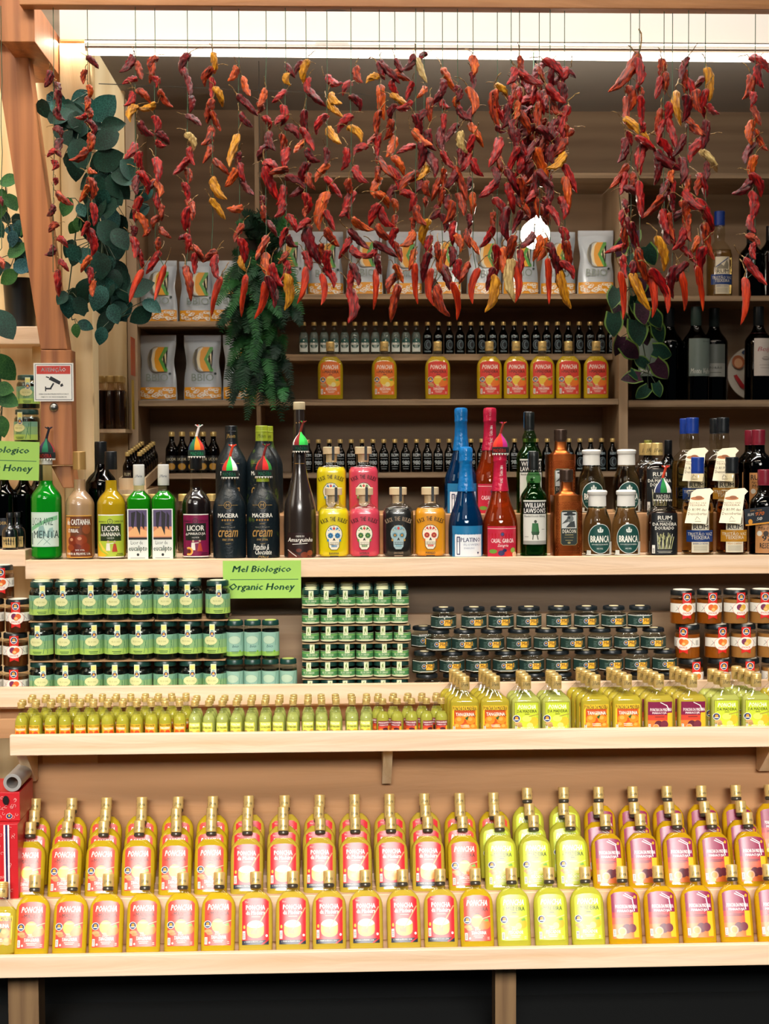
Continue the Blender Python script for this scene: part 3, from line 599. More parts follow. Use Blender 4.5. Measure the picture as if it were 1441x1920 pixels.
# ---- counter bottles
s0 = S(.05); sR = S(.22)
def wine(key, s, prof, gm, lm, fill, capspec, art, R=None, n=2, depth=1.0, wrap=None, extra=(), seg=28, inset=.9, dx=3.0):
    g, l = vessel(prof, s, gm, lm, fill, n, depth, seg, inset=inset)
    w_ = wrap or cyl(R)
    parts = [('glass_body', g), ('liquid', l)]
    if art: parts.append(('paper_label', art.build(w_, s, dx, .2)))
    h0, h1, r, m_, ribs = capspec; parts.append(('cap', capmb(h0, h1, r, s, m_, ribs)))
    proto(key, *parts, *extra)
LIQ = [(0, 24), (2, 26.5), (6, 27.3), (90, 27.3), (106, 26), (116, 21), (124, 14), (130, 11.5), (150, 11), (168, 11)]
bigfig = lambda a: a.e(-4, 33, 2, 2, '#caa98a').p([(-8, 16), (0, 16), (-1, 30), (-7, 30)], '#e9e4d8').e(8, 33, 2, 2, '#caa98a').p([(3, 14), (13, 14), (10, 29), (6, 29)], '#b8452f').line(-2, 29, 6, 30, 1.2, '#e9e4d8')
wine('mint', s0, [(0, 25), (2, 28), (6, 29), (100, 29), (118, 27.5), (130, 20), (138, 14), (146, 12.5), (160, 12), (178, 12)], glass('#e9f6ea'), liquid('#16b22a', .05, .45), 146, (176, 197, 12.5, C('#e8e4da', .4), 0),
     Art().r(-29, 24, 30, 88, '#b9d8c6').r(-29, 26, 30, 86, '#cfe2d6').p([(-27, 60), (10, 78), (27, 82), (27, 74), (8, 70), (-27, 52)], '#7fc08f').t('LICOR ANIZ', -24, 64, 18, 78, '#2c4a44', .0, .1).p([(-14, 42), (-8, 62), (0, 64), (6, 44)], '#8fb3ae').p([(4, 42), (10, 58), (17, 60), (20, 42)], '#9bbdb6').t('MENTA', -20, 40, 30, 54, '#37504e', .02).line(-12, 28, 0, 40, .8, '#6f9a8e').line(0, 28, 12, 40, .8, '#6f9a8e').line(12, 28, 0, 40, .8, '#6f9a8e').r(-27, 28, -23, 50, '#6a7f7b'), 29)
wine('chestnut', s0, LIQ, glass(), C('#a58461', .3, 0, .5), 148, (166, 200, 12.2, C('#b58d52', .35, .4), 0),
     Art().r(-27, 3, 28, 82, '#d9a24a').r(-27, 5, 28, 80, '#6b3a1f').r(-27, 5, -15, 78, '#c9803a').e(-10, 34, 10, 10, '#7d2f17').e(6, 36, 11, 10, '#8f3c1d').e(-3, 20, 11, 9, '#6d2613').e(14, 22, 9, 9, '#83331a').e(16, 56, 8, 9, '#8f4a2a').e(-14, 22, 7, 6, '#93401f').e(3, 39, 4, 3, '#c98a66').e(-12, 37, 3, 3, '#c98a66')
     .t('de CASTANHA', -22, 64, 24, 75, WH, .05).t('CURRAL', -20, 50, 2, 57, WH, .05).t('Chestnut Liqueur', -24, 58, 4, 62, '#e9b13a', .02).t('20% VOL', -5, 16, 12, 19, WH, .02).t('FARIA & FILHOS, Lda.', -23, 8, 24, 13, WH, .04), 27.3)
def camacha(bg, word, fruits, word2='de'):
    a = Art().r(-27, 3, 28, 83, WH).r(-27, 5, 28, 81, bg).r(-20, 34, 21, 66, '#12241c').t('VINÁRIOS', -25, 68, -7, 72, INK, .02).t('CAMACHA', 6, 68, 26, 72, INK, .02).e(0, 70, 5, 5, INK).e(0, 70, 4, 4, bg).line(-3, 70, 3, 70, .8, INK).line(0, 67, 0, 74, .8, INK)
    a.t('LICOR', -16, 52, 17, 62, WH, .05).t(word2, -19, 43, -14, 48, WH, .02).t(word, -13, 43, 19, 50, WH, .03).t('LIQUEUR', -6, 38, 7, 40.5, WH, .02); a = bigfig(a)
    for f in fruits: a.e(*f)
    return a.r(10, 7, 25, 8, INK).r(12, 10, 24, 11, INK)
wine('banana', s0, LIQ, glass(), liquid('#e8c020', .05, .5), 146, (166, 200, 11.5, BLK, 0), camacha('#b6c940', 'BANANA', []).p([(-27, 30), (-20, 16), (-6, 8), (-12, 5), (-27, 5)], '#e8b92a').p([(-25, 34), (-14, 16), (-2, 9), (-8, 16), (-20, 32)], '#f1cf4a'), 27.3)
wine('maracuja_liqueur', s0, LIQ, glass(), C('#150a07', .12, 0, 1), 132, (166, 200, 11.5, BLK, 0), camacha('#7f1846', 'MARACUJÁ', [(-12, 14, 8, 8, '#e8c070'), (-12, 14, 6, 6, '#e98c2e'), (-12, 14, 4, 4, '#5a2a1f'), (-20, 14, 6, 7, '#5f2140')]), 27.3)
EU = [(0, 20), (2, 22), (6, 22.5), (100, 22.5), (112, 21.5), (120, 15), (125, 10.5), (130, 9.5), (146, 9)]
wine('eucalyptus', s0, EU, glass('#e9f6ea'), liquid('#27ad18', .05, .45), 126, (136, 175, 10.8, C('#e9e6df', .45), 0),
     Art().r(-19, 0, 19, 93, '#e8ebe4').r(-17, 36, 17, 91, '#d98a63').r(-17, 60, 17, 91, '#54456b').p([(-17, 50), (-6, 60), (17, 52), (17, 42), (-17, 42)], '#f0b277').p([(-12, 86), (-4, 88), (-8, 56), (-12, 62)], '#1b1418').p([(-2, 90), (6, 84), (4, 44), (-2, 60)], '#1b1418').p([(8, 88), (13, 80), (12, 54), (7, 62)], '#1b1418').r(-17, 36, 17, 40, '#171215')
     .t('Licor de', -13, 27, 9, 34, '#4b544d', .0).t('eucalipto', -17, 12, 17, 25, '#1c5038', .03, .1).e(0, 8, 2.4, 2.6, '#222a26').r(-14, 1.5, 13, 2.5, '#8b928c'), None, 3.6, 1.0, wrap=flat(22.5), extra=(('signature', Art().t('J.Faria', -7, 150, 7, 156, '#3a4a66', 0, .3).build(cyl(10.8), s0, 3, .3), 3),))
# dark painted cream bottles
def cream(key, s, k, band, capc, second=None):
    pr = cr([(0, 27), (3, 30), (8, 31), (85, 31), (105, 28), (118, 22), (128, 16), (136, 13), (142, 12.5)], 3)
    body = MB().loft(sc_(pr, s), mottle('painted_glass', '#0f1a20', band, 25, .35, lo=.58, hi=.72), 2, 32)
    a = Art().e(0, 99, 7, 7, '#a9894f').e(0, 99, 6, 6, '#12202a').t('M', -3.5, 96, 3.5, 102, '#a9894f', .03).r(-19, 98.6, -7, 99.4, '#a9894f').r(7, 98.6, 19, 99.4, '#a9894f').t('MACIEIRA', -19.5, 76, 19.5, 84, '#f2efe6', .05)
    for i in range(5): a.e(-10+5*i, 71.5, 1.7, 1.8, '#a97f3c')
    a.r(-5, 64, 5, 65, '#8a7141').t('FINEST RESERVE', -13, 57, 13, 59, '#9a9484', .0).t('cream', -19, 40, 19, 53, '#b58a4b', .03, .3).t('FIVE STAR', -10, 33, 10, 37, '#a9894f', .03).r(-4, 27, 5, 28, '#8a7141')
    if second: a.t('Pistachio &', -17, 16, 12, 27, '#f2efe6', .03, .25).t('Chocolate', -14, 7, 17, 17, '#f2efe6', .03, .25).t('70cl', -9, 1, 11, 5, '#a9894f', 0, .2)
    cp = capmb(140, 172, 12.3, s, C(capc, .35), 0); cp.loft(sc_([(160, 12.4), (160.8, 12.8), (161.6, 12.4)], s), C(capc, .35), 2, 20)
    sg = Art().t('J.Macieira', -9, 146, 9, 156, '#c8a35a' if capc[1] == '1' else '#2b3419', 0, .3).build(cyl(12.4), s, 3, .3)
    proto(key, ('bottle_body', body), ('printed_lettering', a.build(cyl(31), s, 3, .3), 0), ('cap', cp), ('signature', sg, 2))
cream('cream', s0, 1, '#0f1a20', '#14181d'); cream('pistachio', s0, 1, '#55701c', '#a3b532', True)
AM = cr([(0, 27), (3, 29), (8, 29.5), (70, 29.5), (96, 27.5), (125, 20), (150, 14), (175, 11.5), (215, 10.3), (262, 10), (270, 10)], 3)
am = MB().loft(sc_(AM, s0), C('#2a211c', .22, 0, .8), 2, 32)
aa = Art().r(-26, 0, 27, 46, '#2b1a18').t('CREME DE', -8, 38, 8, 41, WH, .02).t('Amarguinha', -24, 27, 25, 37, '#f3efe6', .03, .25).line(-14, 25, 14, 26.5, 1, WH).p([(-24, 0), (-22, 16), (-8, 8), (6, 2), (22, 4), (26, 0)], '#5a2a20').e(8, 6, 7, 5, '#7a3a24').e(19, 9, 6, 5, '#8a4527').e(-2, 14, 5, 3.4, '#6e3321').line(-24, 15, -6, 3, 1.4, '#d8d2cc')
proto('amarguinha', ('bottle_body', am), ('paper_label', aa.build(cyl(29.5), s0, 3, .2)), ('stopper', capmb(268, 282, 11, s0, C('#d9c8a4', .5), 0)), ('neck_stars', Art().r(-9, 170, 9, 171, '#b58a4b').e(-5, 244, 1, 1, '#b58a4b').e(0, 244, 1, 1, '#b58a4b').e(5, 244, 1, 1, '#b58a4b').build(cyl(11.6), s0, 3, .5)))
# skull bottles
def skull(a, ec, ac, line='#1c1c1e', bone='#efe6cf'):
    a.e(0, 42, 17.5, 19, line).e(0, 42, 16.5, 18, bone).p([(-12, 32), (12, 32), (11, 15), (6, 9), (-6, 9), (-11, 15)], line).p([(-11, 32), (11, 32), (10, 15.6), (5.6, 10), (-5.6, 10), (-10, 15.6)], bone)
    for sx in (-1, 1):
        for k in range(8): a.e(sx*7.3+4*math.cos(k*.785), 39+4*math.sin(k*.785), 1.9, 1.9, ec)
        a.e(sx*7.3, 39, 3.4, 3.4, line).e(sx*7.3, 39, 2.2, 2.2, ac)
        a.p([(sx*3, 50), (sx*10, 53), (sx*6, 57)][::1], ec).e(sx*11, 50, 1.2, 1.2, ac).e(sx*12.5, 29, 2, 2.6, ac)
    a.p([(0, 50), (3, 54), (0, 57), (-3, 54)], '#c8322b').p([(0, 35), (3.2, 28), (0, 29.5), (-3.2, 28)], line).r(-9, 20, 9, 25, line)
    for k in range(6): a.r(-8.4+2.9*k, 20.6, -6.2+2.9*k, 24.5, bone)
    for k in range(5): a.r(-5.4+2.4*k, 15.5, -3.6+2.4*k, 19, ec)
    return a.e(0, 58, 1, 1, ec).e(-8, 59, .8, .8, ac).e(8, 59, .8, .8, ac)
KP = [(0, 26), (2, 28.5), (6, 29.3), (70, 29.3), (84, 28.5), (92, 24), (97, 17), (100, 14), (106, 13.5), (116, 14)]
def kick(key, colr, ec, ac, word, ink=INK, bone='#efe6cf', s=s0):
    g, l = vessel(KP, s, CLR, C(colr, .3, 0, .6), 91, 3.0, .75, 32)
    a = Art().arc('KICK THE RULES', 0, 22, 46, -27, 27, 8, ink, .05)
    a.add(skull(Art(), ec, ac, bone=bone), 0, 6, .9).t(word, -9, 6, 9, 10, ink, .04).r(-8, 2, 8, 3.5, ink)
    st_ = MB().loft(sc_([(100, 10.5), (106, 10.5), (116, 11)], s), C('#cdb38c', .6), 2, 20)
    cp = capmb(116, 130, 16.3, s, C('#d8bf98', .6), 0, taper=1)
    sl = MB().box(2*s, 7*s, -17*s, -16.4*s, 104*s, 130.3*s, BLK).box(2*s, 7*s, -17*s, 12*s, 130.1*s, 130.5*s, BLK)
    proto(key, ('glass_body', g), ('liqueur', l), ('printed_skull', a.build(sup(29.3, 22, 3), s, 3, .3), 0), ('cork', st_), ('stopper', cp), ('seal_strip', sl, 4))
kick('kick_yellow', '#f0d810', '#2c7fb8', '#2a8ac2', 'BANANA'); kick('kick_pink', '#e2465f', '#3c7c3e', '#6f9f3c', 'WATERMELON')
kick('kick_dark', '#1d1b1a', '#6fa0b0', '#b98a3c', 'CHOCOLATE', '#a08a72', '#9db6ba'); kick('kick_mango', '#f0a01e', '#c8322b', '#e0701f', 'MANGO')
# sparkling bottles
SPK = [(0, 29), (3, 32), (8, 33), (58, 33), (78, 29), (100, 21), (125, 15), (150, 12), (178, 11), (190, 11)]
def sparkling(key, gt, lq, foilc, art, sig=None):
    g, l = vessel(SPK, s0, glass(gt), lq, 128, 2, 1, 32)
    fl = MB().loft(sc_([(122, 16.3), (124, 16.2), (150, 12.8), (176, 11.8), (178, 12.8), (181, 13), (184, 12.4), (192, 13), (200, 13), (204, 11.5), (205.5, 7)], s0), mottle('foil', foilc, foilc, 20, .25, bump=.004), 2, 28)
    ps = [('glass_body', g), ('liquid', l), ('paper_label', art.build(cyl(33), s0, 3, .25)), ('foil', fl)]
    if sig: ps.append(('foil_lettering', sig, 3))
    proto(key, *ps)
sparkling('platino', '#8fc4dc', liquid('#14648f', .05, .6), '#1272b8', Art().r(-33, 0, 34, 58, '#2277a8').r(-26, 1, 30, 42, '#e9edf2').r(-25, 2, 29, 41, '#dfe6ee').r(-24.5, 2.5, 28.5, 40.5, '#eef1f5').t('PLATINO', -14, 28, 26, 36, '#1d2a5c', .03).r(-22, 4, -15, 38, '#1d2a5c').r(-20.5, 6, -16.5, 36, '#eef1f5').t('FLOWERS', -8, 21, 24, 25, '#8b93ad', .0).t('SPARKLING', -8, 15, 12, 18, '#8b93ad', .0).p([(20, 4), (22, 10), (17, 7), (23, 7), (18, 10)], '#1d2a5c').t('BLUE', -22, 28, -15, 36, '#1d2a5c', .03))
vt = MB()
for i, ch in enumerate('CASAL GARCIA'):
    if ch != ' ':
        vs, fs = text_geo(ch, .02, 0); cw = cyl(14)
        vt.add([tuple(q*s0 for q in cw(-(y-.5)*4.5+1, 130+i*3.4+x*3, .5)) for x, y in vs], fs, C('#f3dfe0'))
sparkling('sangria', '#f0c8a8', liquid('#b85a22', .05, .6), '#c41f42', Art().r(-30, 0, 31, 57, '#c3263f').r(-30, 52, 31, 53, '#e9c9c8').e(0, 42, 4, 4, '#7c2035').e(0, 42, 2.5, 2.5, '#33407c').t('CASAL GARCIA', -22, 26, 23, 34, '#f6ece8', .03).t('Sangria', -9, 17, 11, 24, '#f6ece8', .0, .3).e(12, 6, 8, 6, '#d3382b').e(22, 12, 6, 5, '#8fae4a').e(-2, 7, 6, 5, '#37305e').e(-18, 10, 8, 4, '#6f9a3c').e(26, 4, 6, 5, '#f0c8a0').e(4, 12, 4, 3, '#2c2750'), vt)
WP = [(0, 23), (2, 25), (6, 25.5), (98, 25.5), (112, 24.5), (122, 19), (130, 13.5), (137, 12.8), (144, 14), (150, 13.2), (158, 10), (170, 9.6), (176, 9.6)]
wine('whisky', s0, WP, glass('#9fd0a2'), liquid('#1d5a1e', .05, .8), 137, (160, 196, 10.2, C('#171b1a', .35), 2), Art().r(-24, 22, 26, 105, '#d8d8cf').r(-24, 79, 26, 102, '#14181a').t('WILLIAM', -20, 91, 21, 100, '#f1efe8', .04).t('LAWSON\'S', -22, 81, 23, 90, '#f1efe8', .04).t('Blended Scotch Whisky', -21, 72, 22, 77, '#22261f', .02).r(-24, 22, 26, 29, '#9a9a94').e(1, 65, 2.6, 3, '#31402f').p([(-5, 62), (6, 62), (8, 46), (-6, 46)], '#2f6a3a').p([(-7, 46), (9, 46), (7, 40), (-5, 40)], '#274b2e').line(-3, 40, -4, 31, 1.8, '#45503f').line(4, 40, 6, 31, 1.8, '#45503f').r(-20, 36, -12, 37, '#8b8b85').r(13, 50, 20, 51, '#8b8b85'), 25.5,
     extra=(('tax_seal', Art().r(-3, 165, 3, 196, '#3d84b8').build(lambda x, y, o: (-(10.4+o), x*1.2, y), s0, 9, .2).box(-9*s0, 4*s0, -4*s0, 4*s0, 196.1*s0, 196.8*s0, C('#c8ccd0', .4)), 3),))
# copper bottle with plague doctor
cop = mottle('copper_coat', '#8a4018', '#c06a30', 12, .3, bump=.0004); cop.node_tree.nodes['Principled BSDF'].inputs['Metallic'].default_value = .9
DP = cr([(0, 25), (2, 27.5), (6, 27.8), (105, 27.8), (110, 26.5), (116, 17), (121, 12), (130, 11), (140, 11)], 3)
db = MB().loft(sc_(DP, s0), cop, 5, 32, .9)
dots = MB(); dm = C('#8a3f1a', .3, .9)
for i in range(17):
    for j in range(30):
        x, y = -23.5+i*2.9+(1.45 if j % 2 else 0), 8+j*3.2
        if abs(x) < 24 and not (abs(x) < 17.5 and 8 < y < 88): dots.add([((x+q[0])*s0, (-25.1-q[2])*s0, (y+q[1])*s0) for q in ((-1.1, 0, 0), (0, -1.1, 0), (1.1, 0, 0), (0, 1.1, 0), (0, 0, .7))], [(0, 1, 4), (1, 2, 4), (2, 3, 4), (3, 0, 4)], dm)
da = Art().p([(-16, 24), (-12, 20), (12, 20), (16, 24), (16, 82), (12, 86), (-12, 86), (-16, 82)], '#8a7a4c').p([(-15, 24.5), (-11.5, 21), (11.5, 21), (15, 24.5), (15, 81.5), (11.5, 85), (-11.5, 85), (-15, 81.5)], '#1f2a26').r(-14, 52, 14, 82, '#c9cdcb').e(1, 78, 12, 2.4, '#22282a').p([(-5, 78), (7, 78), (6, 84), (-3, 84)], '#22282a').e(2, 70, 6.5, 7, '#6d7472').p([(-2, 72), (-14, 60), (-2, 64)], '#4a504f').e(0, 72, 2.4, 2.4, '#1f2526').p([(-6, 54), (12, 54), (10, 66), (2, 63)], '#33393a').t('DEACON', -12.5, 43, 13, 50, '#e2ddcb', .04).t('THE', -3, 51.5, 4, 54, '#c9b98a', .02).r(-8, 39, 8, 40.5, '#9a8d5e').t('SCOTCH WHISKY', -9, 34, 9, 36, '#9a8d5e', .02).r(-7, 29, 7, 30, '#9a8d5e').e(0, 25, 3, 2, '#9a8d5e')
proto('deacon', ('bottle_body', db), ('diamond_texture', dots, 0), ('paper_label', da.build(flat(25.1), s0, 400, .3)), ('cap', capmb(138, 162, 13, s0, C('#4c3a30', .35, .6), 2)))
# branca: clear bottle, white sealed top
BP = [(0, 23), (2, 26), (6, 27), (50, 27), (66, 25), (80, 20), (90, 17), (96, 16.5), (112, 16)]
ba = Art().e(0, 32, 24, 28, '#e4e8e2').e(0, 32, 23, 27, '#1d4b45').t('BRANCA', -19, 25, 19, 38, '#f3f0e6', .08).e(0, 50, 2, 4, '#dfe4dc').e(-4, 48, 1.6, 2.4, '#dfe4dc').e(4, 48, 1.6, 2.4, '#dfe4dc').e(0, 45, 5, 1.5, '#dfe4dc').t('RUM AGRICOLA DA MADEIRA', -16, 20, 16, 22.5, '#dfe4dc', .03).t('40% VOL', -7, 12, 5, 15, '#dfe4dc', .03).r(-27, 1, -18, 10, '#d8dcd6').r(-29, 1, 29, 3, '#d8dcd6').r(20, 3, 29, 26, '#d8dcd6')
wine('branca', s0, BP, glass('#eef0ea'), liquid('#d9cfae', .03), 90, (92, 119, 17, C('#ece9e2', .35), 0), ba, 27, extra=(('cap_rim', MB().loft(sc_([(113, 17.2), (115, 18.6), (120, 18.8), (122, 17), (123, 10)], s0), C('#ece9e2', .35), 2, 24), 3),))
# rum da madeira dourado: dark squared bottle
RP = [(0, 26), (2, 28.5), (6, 29), (76, 29), (94, 26), (104, 20), (110, 13.5), (115, 11.5), (124, 11)]
ra = Art().r(-24, 2, 25, 93, '#16181a').t('RUM', -13, 78, 14, 87, '#e9e6da', .05).t('AGRICOLA', -13, 73.5, 13, 76, '#e9e6da', .02).t('DA MADEIRA', -22, 65, 23, 72, '#e9e6da', .05).t('DOURADO', -18, 56, 18, 63.5, '#e9e6da', .05)
for k in range(12): ra.line(-12+k*2.2, 14, -14+k*2.8+4*math.sin(k*2.3), 50-3*(k % 4), 1.1, '#c8c78e' if k % 3 else '#e6e3c8')
for k in range(9): ra.line(-10+k*2.5, 24+(k*7 % 17), -14+k*3.4, 28+(k*7 % 17)+5, 1.3, '#b7b67c')
barcode(ra, -23, 5, 5, 18).r(-14, 9, 14, 10, '#c9c6b8').r(-12, 6, 12, 7, '#c9c6b8')
wine('dourado', s0, RP, glass('#e6e0d8'), C('#2b1208', .12, 0, 1), 96, (123, 150, 11.5, GOLD, 0), ra, None, 3.4, .8, wrap=sup(29, 23.2, 3.4), extra=(('signature', Art().t('J.Faria', -9, 128, 9, 138, '#2a2419', 0, .3).build(cyl(11.5), s0, 3, .3), 3),))
# tristao: round shouldered with label and paper tag
TPp = [(0, 26), (2, 29), (6, 30), (80, 30), (97, 28), (109, 22), (117, 14.5), (122, 11.8), (134, 13.4), (147, 12.6), (156, 11)]
def tristao(key, lq, capc, band, word):
    a = Art().r(-17, 5, 17, 84, '#ddd3ba').r(-16, 6, 16, 83, '#e2d9c0').p([(-14, 60), (-6, 70), (2, 64), (10, 78), (15, 68), (14, 58), (-14, 58)], '#8b8573').line(-16, 62, 14, 82, 2, band).t('RUM', -14, 49, 15, 57, INK, .03).r(-28, 25, 28, 47, band).t('TRISTÃO VAZ', -25, 37, 25, 44, '#e8e0cc', .0).t('TEIXEIRA', -18, 30, 18, 36.5, '#e8e0cc', .0).t(word, -14, 20, 14, 23.5, band, .03)
    for k in range(5): a.r(-13, 8+k*2.2, 13, 8.9+k*2.2, '#a89f8a')
    s = s0; TGp = [(-34, -66), (6, -68), (19, -9), (26, -2), (20, 5), (-6, 3), (-16, -4)]
    ta = Art().p(TGp, '#e8dcbf').t('TRISTÃO VAZ', -24, -27, 10, -23, '#6b4a35', .0).t('TEIXEIRA', -22, -32, 8, -28, '#6b4a35', .0).t('O RUM das', -26, -42, 9, -36, '#3a2a22', .0, .25).t('Descobertas', -27, -50, 9, -44, '#3a2a22', .0, .25).e(-6, -16, 13, 3.6, '#a8673a').e(-3, -14, 7, 3.4, '#8a5230').line(-14, -60, -10, -53, .7, '#4a4038').line(-10, -53, -5, -59, .7, '#4a4038').r(-15, -63, -3, -62.2, '#6b5a4a')
    tg = ta.build(flat(0), s, 400, .1)
    back = Art().p(TGp, '#dccfae').build(flat(0), s, 400, 0); back.f = [f[::-1] for f in back.f]; tg.add(back.v, back.f, C('#dccfae', .6))
    tg.v = [(x, y-19*s+z*.42, z*.9+121*s) for x, y, z in tg.v]
    ring = MB(); ring.loft([(120.4*s, 12.2*s), (120.4*s, 19*s), (121.2*s, 19*s), (121.2*s, 12.2*s)], C('#e2d6b8', .6), 2, 24, cap=(False, False))
    wine(key, s, TPp, glass('#f3f0e6'), lq, 100, (153, 184, 12.6, C(capc, .35), 3), a, 30, extra=(('hang_tag', tg), ('tag_collar', ring, 4)))
tristao('tristao_blue', liquid('#dcc484', .03), '#143a94', '#1d3c78', 'BARRICA NOVA'); tristao('tristao_dark', liquid('#8a4a1a', .03), '#15191c', '#c0851f', 'VELHO E ANTIGO')
# rum 970 with brown paper label
NP = [(0, 26), (2, 28), (6, 28.5), (84, 28.5), (100, 26), (110, 18), (116, 13), (124, 12), (136, 12)]
wine('rum970', s0, NP, glass('#5a5048'), C('#140c08', .15, 0, 1), 110, (130, 160, 13, C('#7c1a2c', .35), 2), Art().r(-25, 3, 25, 76, '#b9824f').t('RUM', -22, 62, 2, 72, INK, .04).t('Agricola da', -21, 54, 10, 60, INK, 0, .25).t('Madeira', -19, 47, 16, 53, INK, .0, .1).e(-17, 40, 5, 5, '#d8d0c0').e(-5, 40, 5, 5, '#3a2c20').t('970', -12, 26, 14, 36, INK, .05).t('RESERVA', -16, 12, 16, 22, INK, .03), 28.5)
# generic dark wine bottles
WN = [(0, 26), (2, 28), (6, 28.5), (110, 28.5), (128, 26), (142, 16), (152, 11.5), (160, 10.5), (190, 10.2)]
def darkwine(key, lab, foil, gcol='#1c2a26', wordc=WH, fill=150, lq='#0c0a0c', s=s0):
    wine(key, s, WN, glass(gcol), C(lq, .15, 0, 1), fill, (156, 196, 11.2, C(foil, .35), 0), lab, 28.5)
darkwine('wine_monte', Art().r(-22, 50, 30, 128, '#6f7d78').t('Monte Velho', -18, 55, 28, 66, '#e3e6e0', 0, .25).t('ESPORAO', 8, 120, 24, 123, '#2f3a36', 0), '#2f3f3a')
darkwine('wine_esporao', Art().r(-30, 50, 22, 118, '#59605c').r(-30, 50, 22, 78, '#8b8d88').t('ESPORÃO', -20, 66, 14, 72, '#1a1c1c', .03).r(-20, 58, 12, 59, '#2f3330'), '#15201f')
darkwine('wine_rose', Art().r(-17, 50, 27, 128, '#c3bcb6').t('Beija', -10, 98, 22, 110, '#9a2a33', 0, .25).e(8, 86, 9, 4, '#8c8680').e(8, 87, 8, 1, '#c3bcb6').r(-6, 72, 20, 73, '#8c8680').r(-4, 66, 18, 67, '#8c8680'), '#10171a', '#4a1a1c', lq='#3c0a10', fill=140)
darkwine('wine_plain', None, '#12161a'); darkwine('wine_red_cap', Art().r(-20, 30, 20, 76, '#b9824f').t('RUM', -14, 60, 14, 72, INK, .04), '#7c1a2c')
darkwine('wine_gold', Art().r(-20, 30, 20, 70, '#20242a').t('MADEIRA', -16, 55, 16, 62, '#c8a35a', .03), '#8a8a3a')
# back shelf miniatures
sb = S(.93)
BMp = [(0, 7.5), (1, 9.2), (4, 9.5), (30, 9.5), (38, 8.5), (45, 5), (50, 3.8), (56, 3.8)]
def bmini(key, g_, lq, art, R=9.5):
    g, l = vessel(BMp, sb, glass(g_), lq, 42, 2, 1, 16)
    proto(key, ('glass_body', g), ('liquid', l), ('paper_label', art.build(cyl(R), sb, 2, .15)), ('cap', capmb(55, 62, 4.8, sb, GOLD, 0, seg=12)))
bmini('mini_branca', '#dfe8e6', liquid('#c8d2d0', .05, .7), Art().r(-9, 5, 9, 22, '#cdd6d2').e(0, 21, 8.4, 9.5, '#25504b').t('BRANCA', -7, 18, 7, 22.5, WH, .06).e(0, 26.5, 1, 1.4, WH))
bmini('mini_rum', '#2a3440', C('#0b0f14', .2, 0, 1), Art().t('RUM', -6, 31, 5, 36, '#9db0b8', .04).e(0, 18, 6.6, 9, '#6d8088').e(0, 18, 5.8, 8.2, '#10161c').e(1, 18, 4, 6, '#6d8088').e(1.4, 18, 3.3, 5.2, '#10161c').t('MADEIRA', -6, 4, 6, 7, '#8fa2aa', .03))
bmini('mini_980', '#252c33', C('#0b0d10', .2, 0, 1), Art().t('RUM', -7, 29, 7, 35, '#b9c2c4', .06).r(-7, 25, 7, 26.2, '#8b9496').t('980', -7.5, 14, 7.5, 22, '#aab4b6', .07).r(-6, 10, 6, 11, '#8b9496').r(-5, 6, 5, 7, '#8b9496'))
bmini('mini_honey', '#4a3a2c', C('#120a06', .2, 0, 1), Art().r(-9, 4, 9, 26, '#1a1a18').e(0, 10, 6, 5, '#b5862c').t('LICOR', -7, 19, 7, 23, '#c9c0a0', .04))
bmini('mini_plain', '#8a7a6a', C('#1c0f0a', .2, 0, 1), Art().r(-9, 5, 9, 30, '#2c1a14').t('RUM', -6, 20, 6, 26, '#c9c0a0', .04))
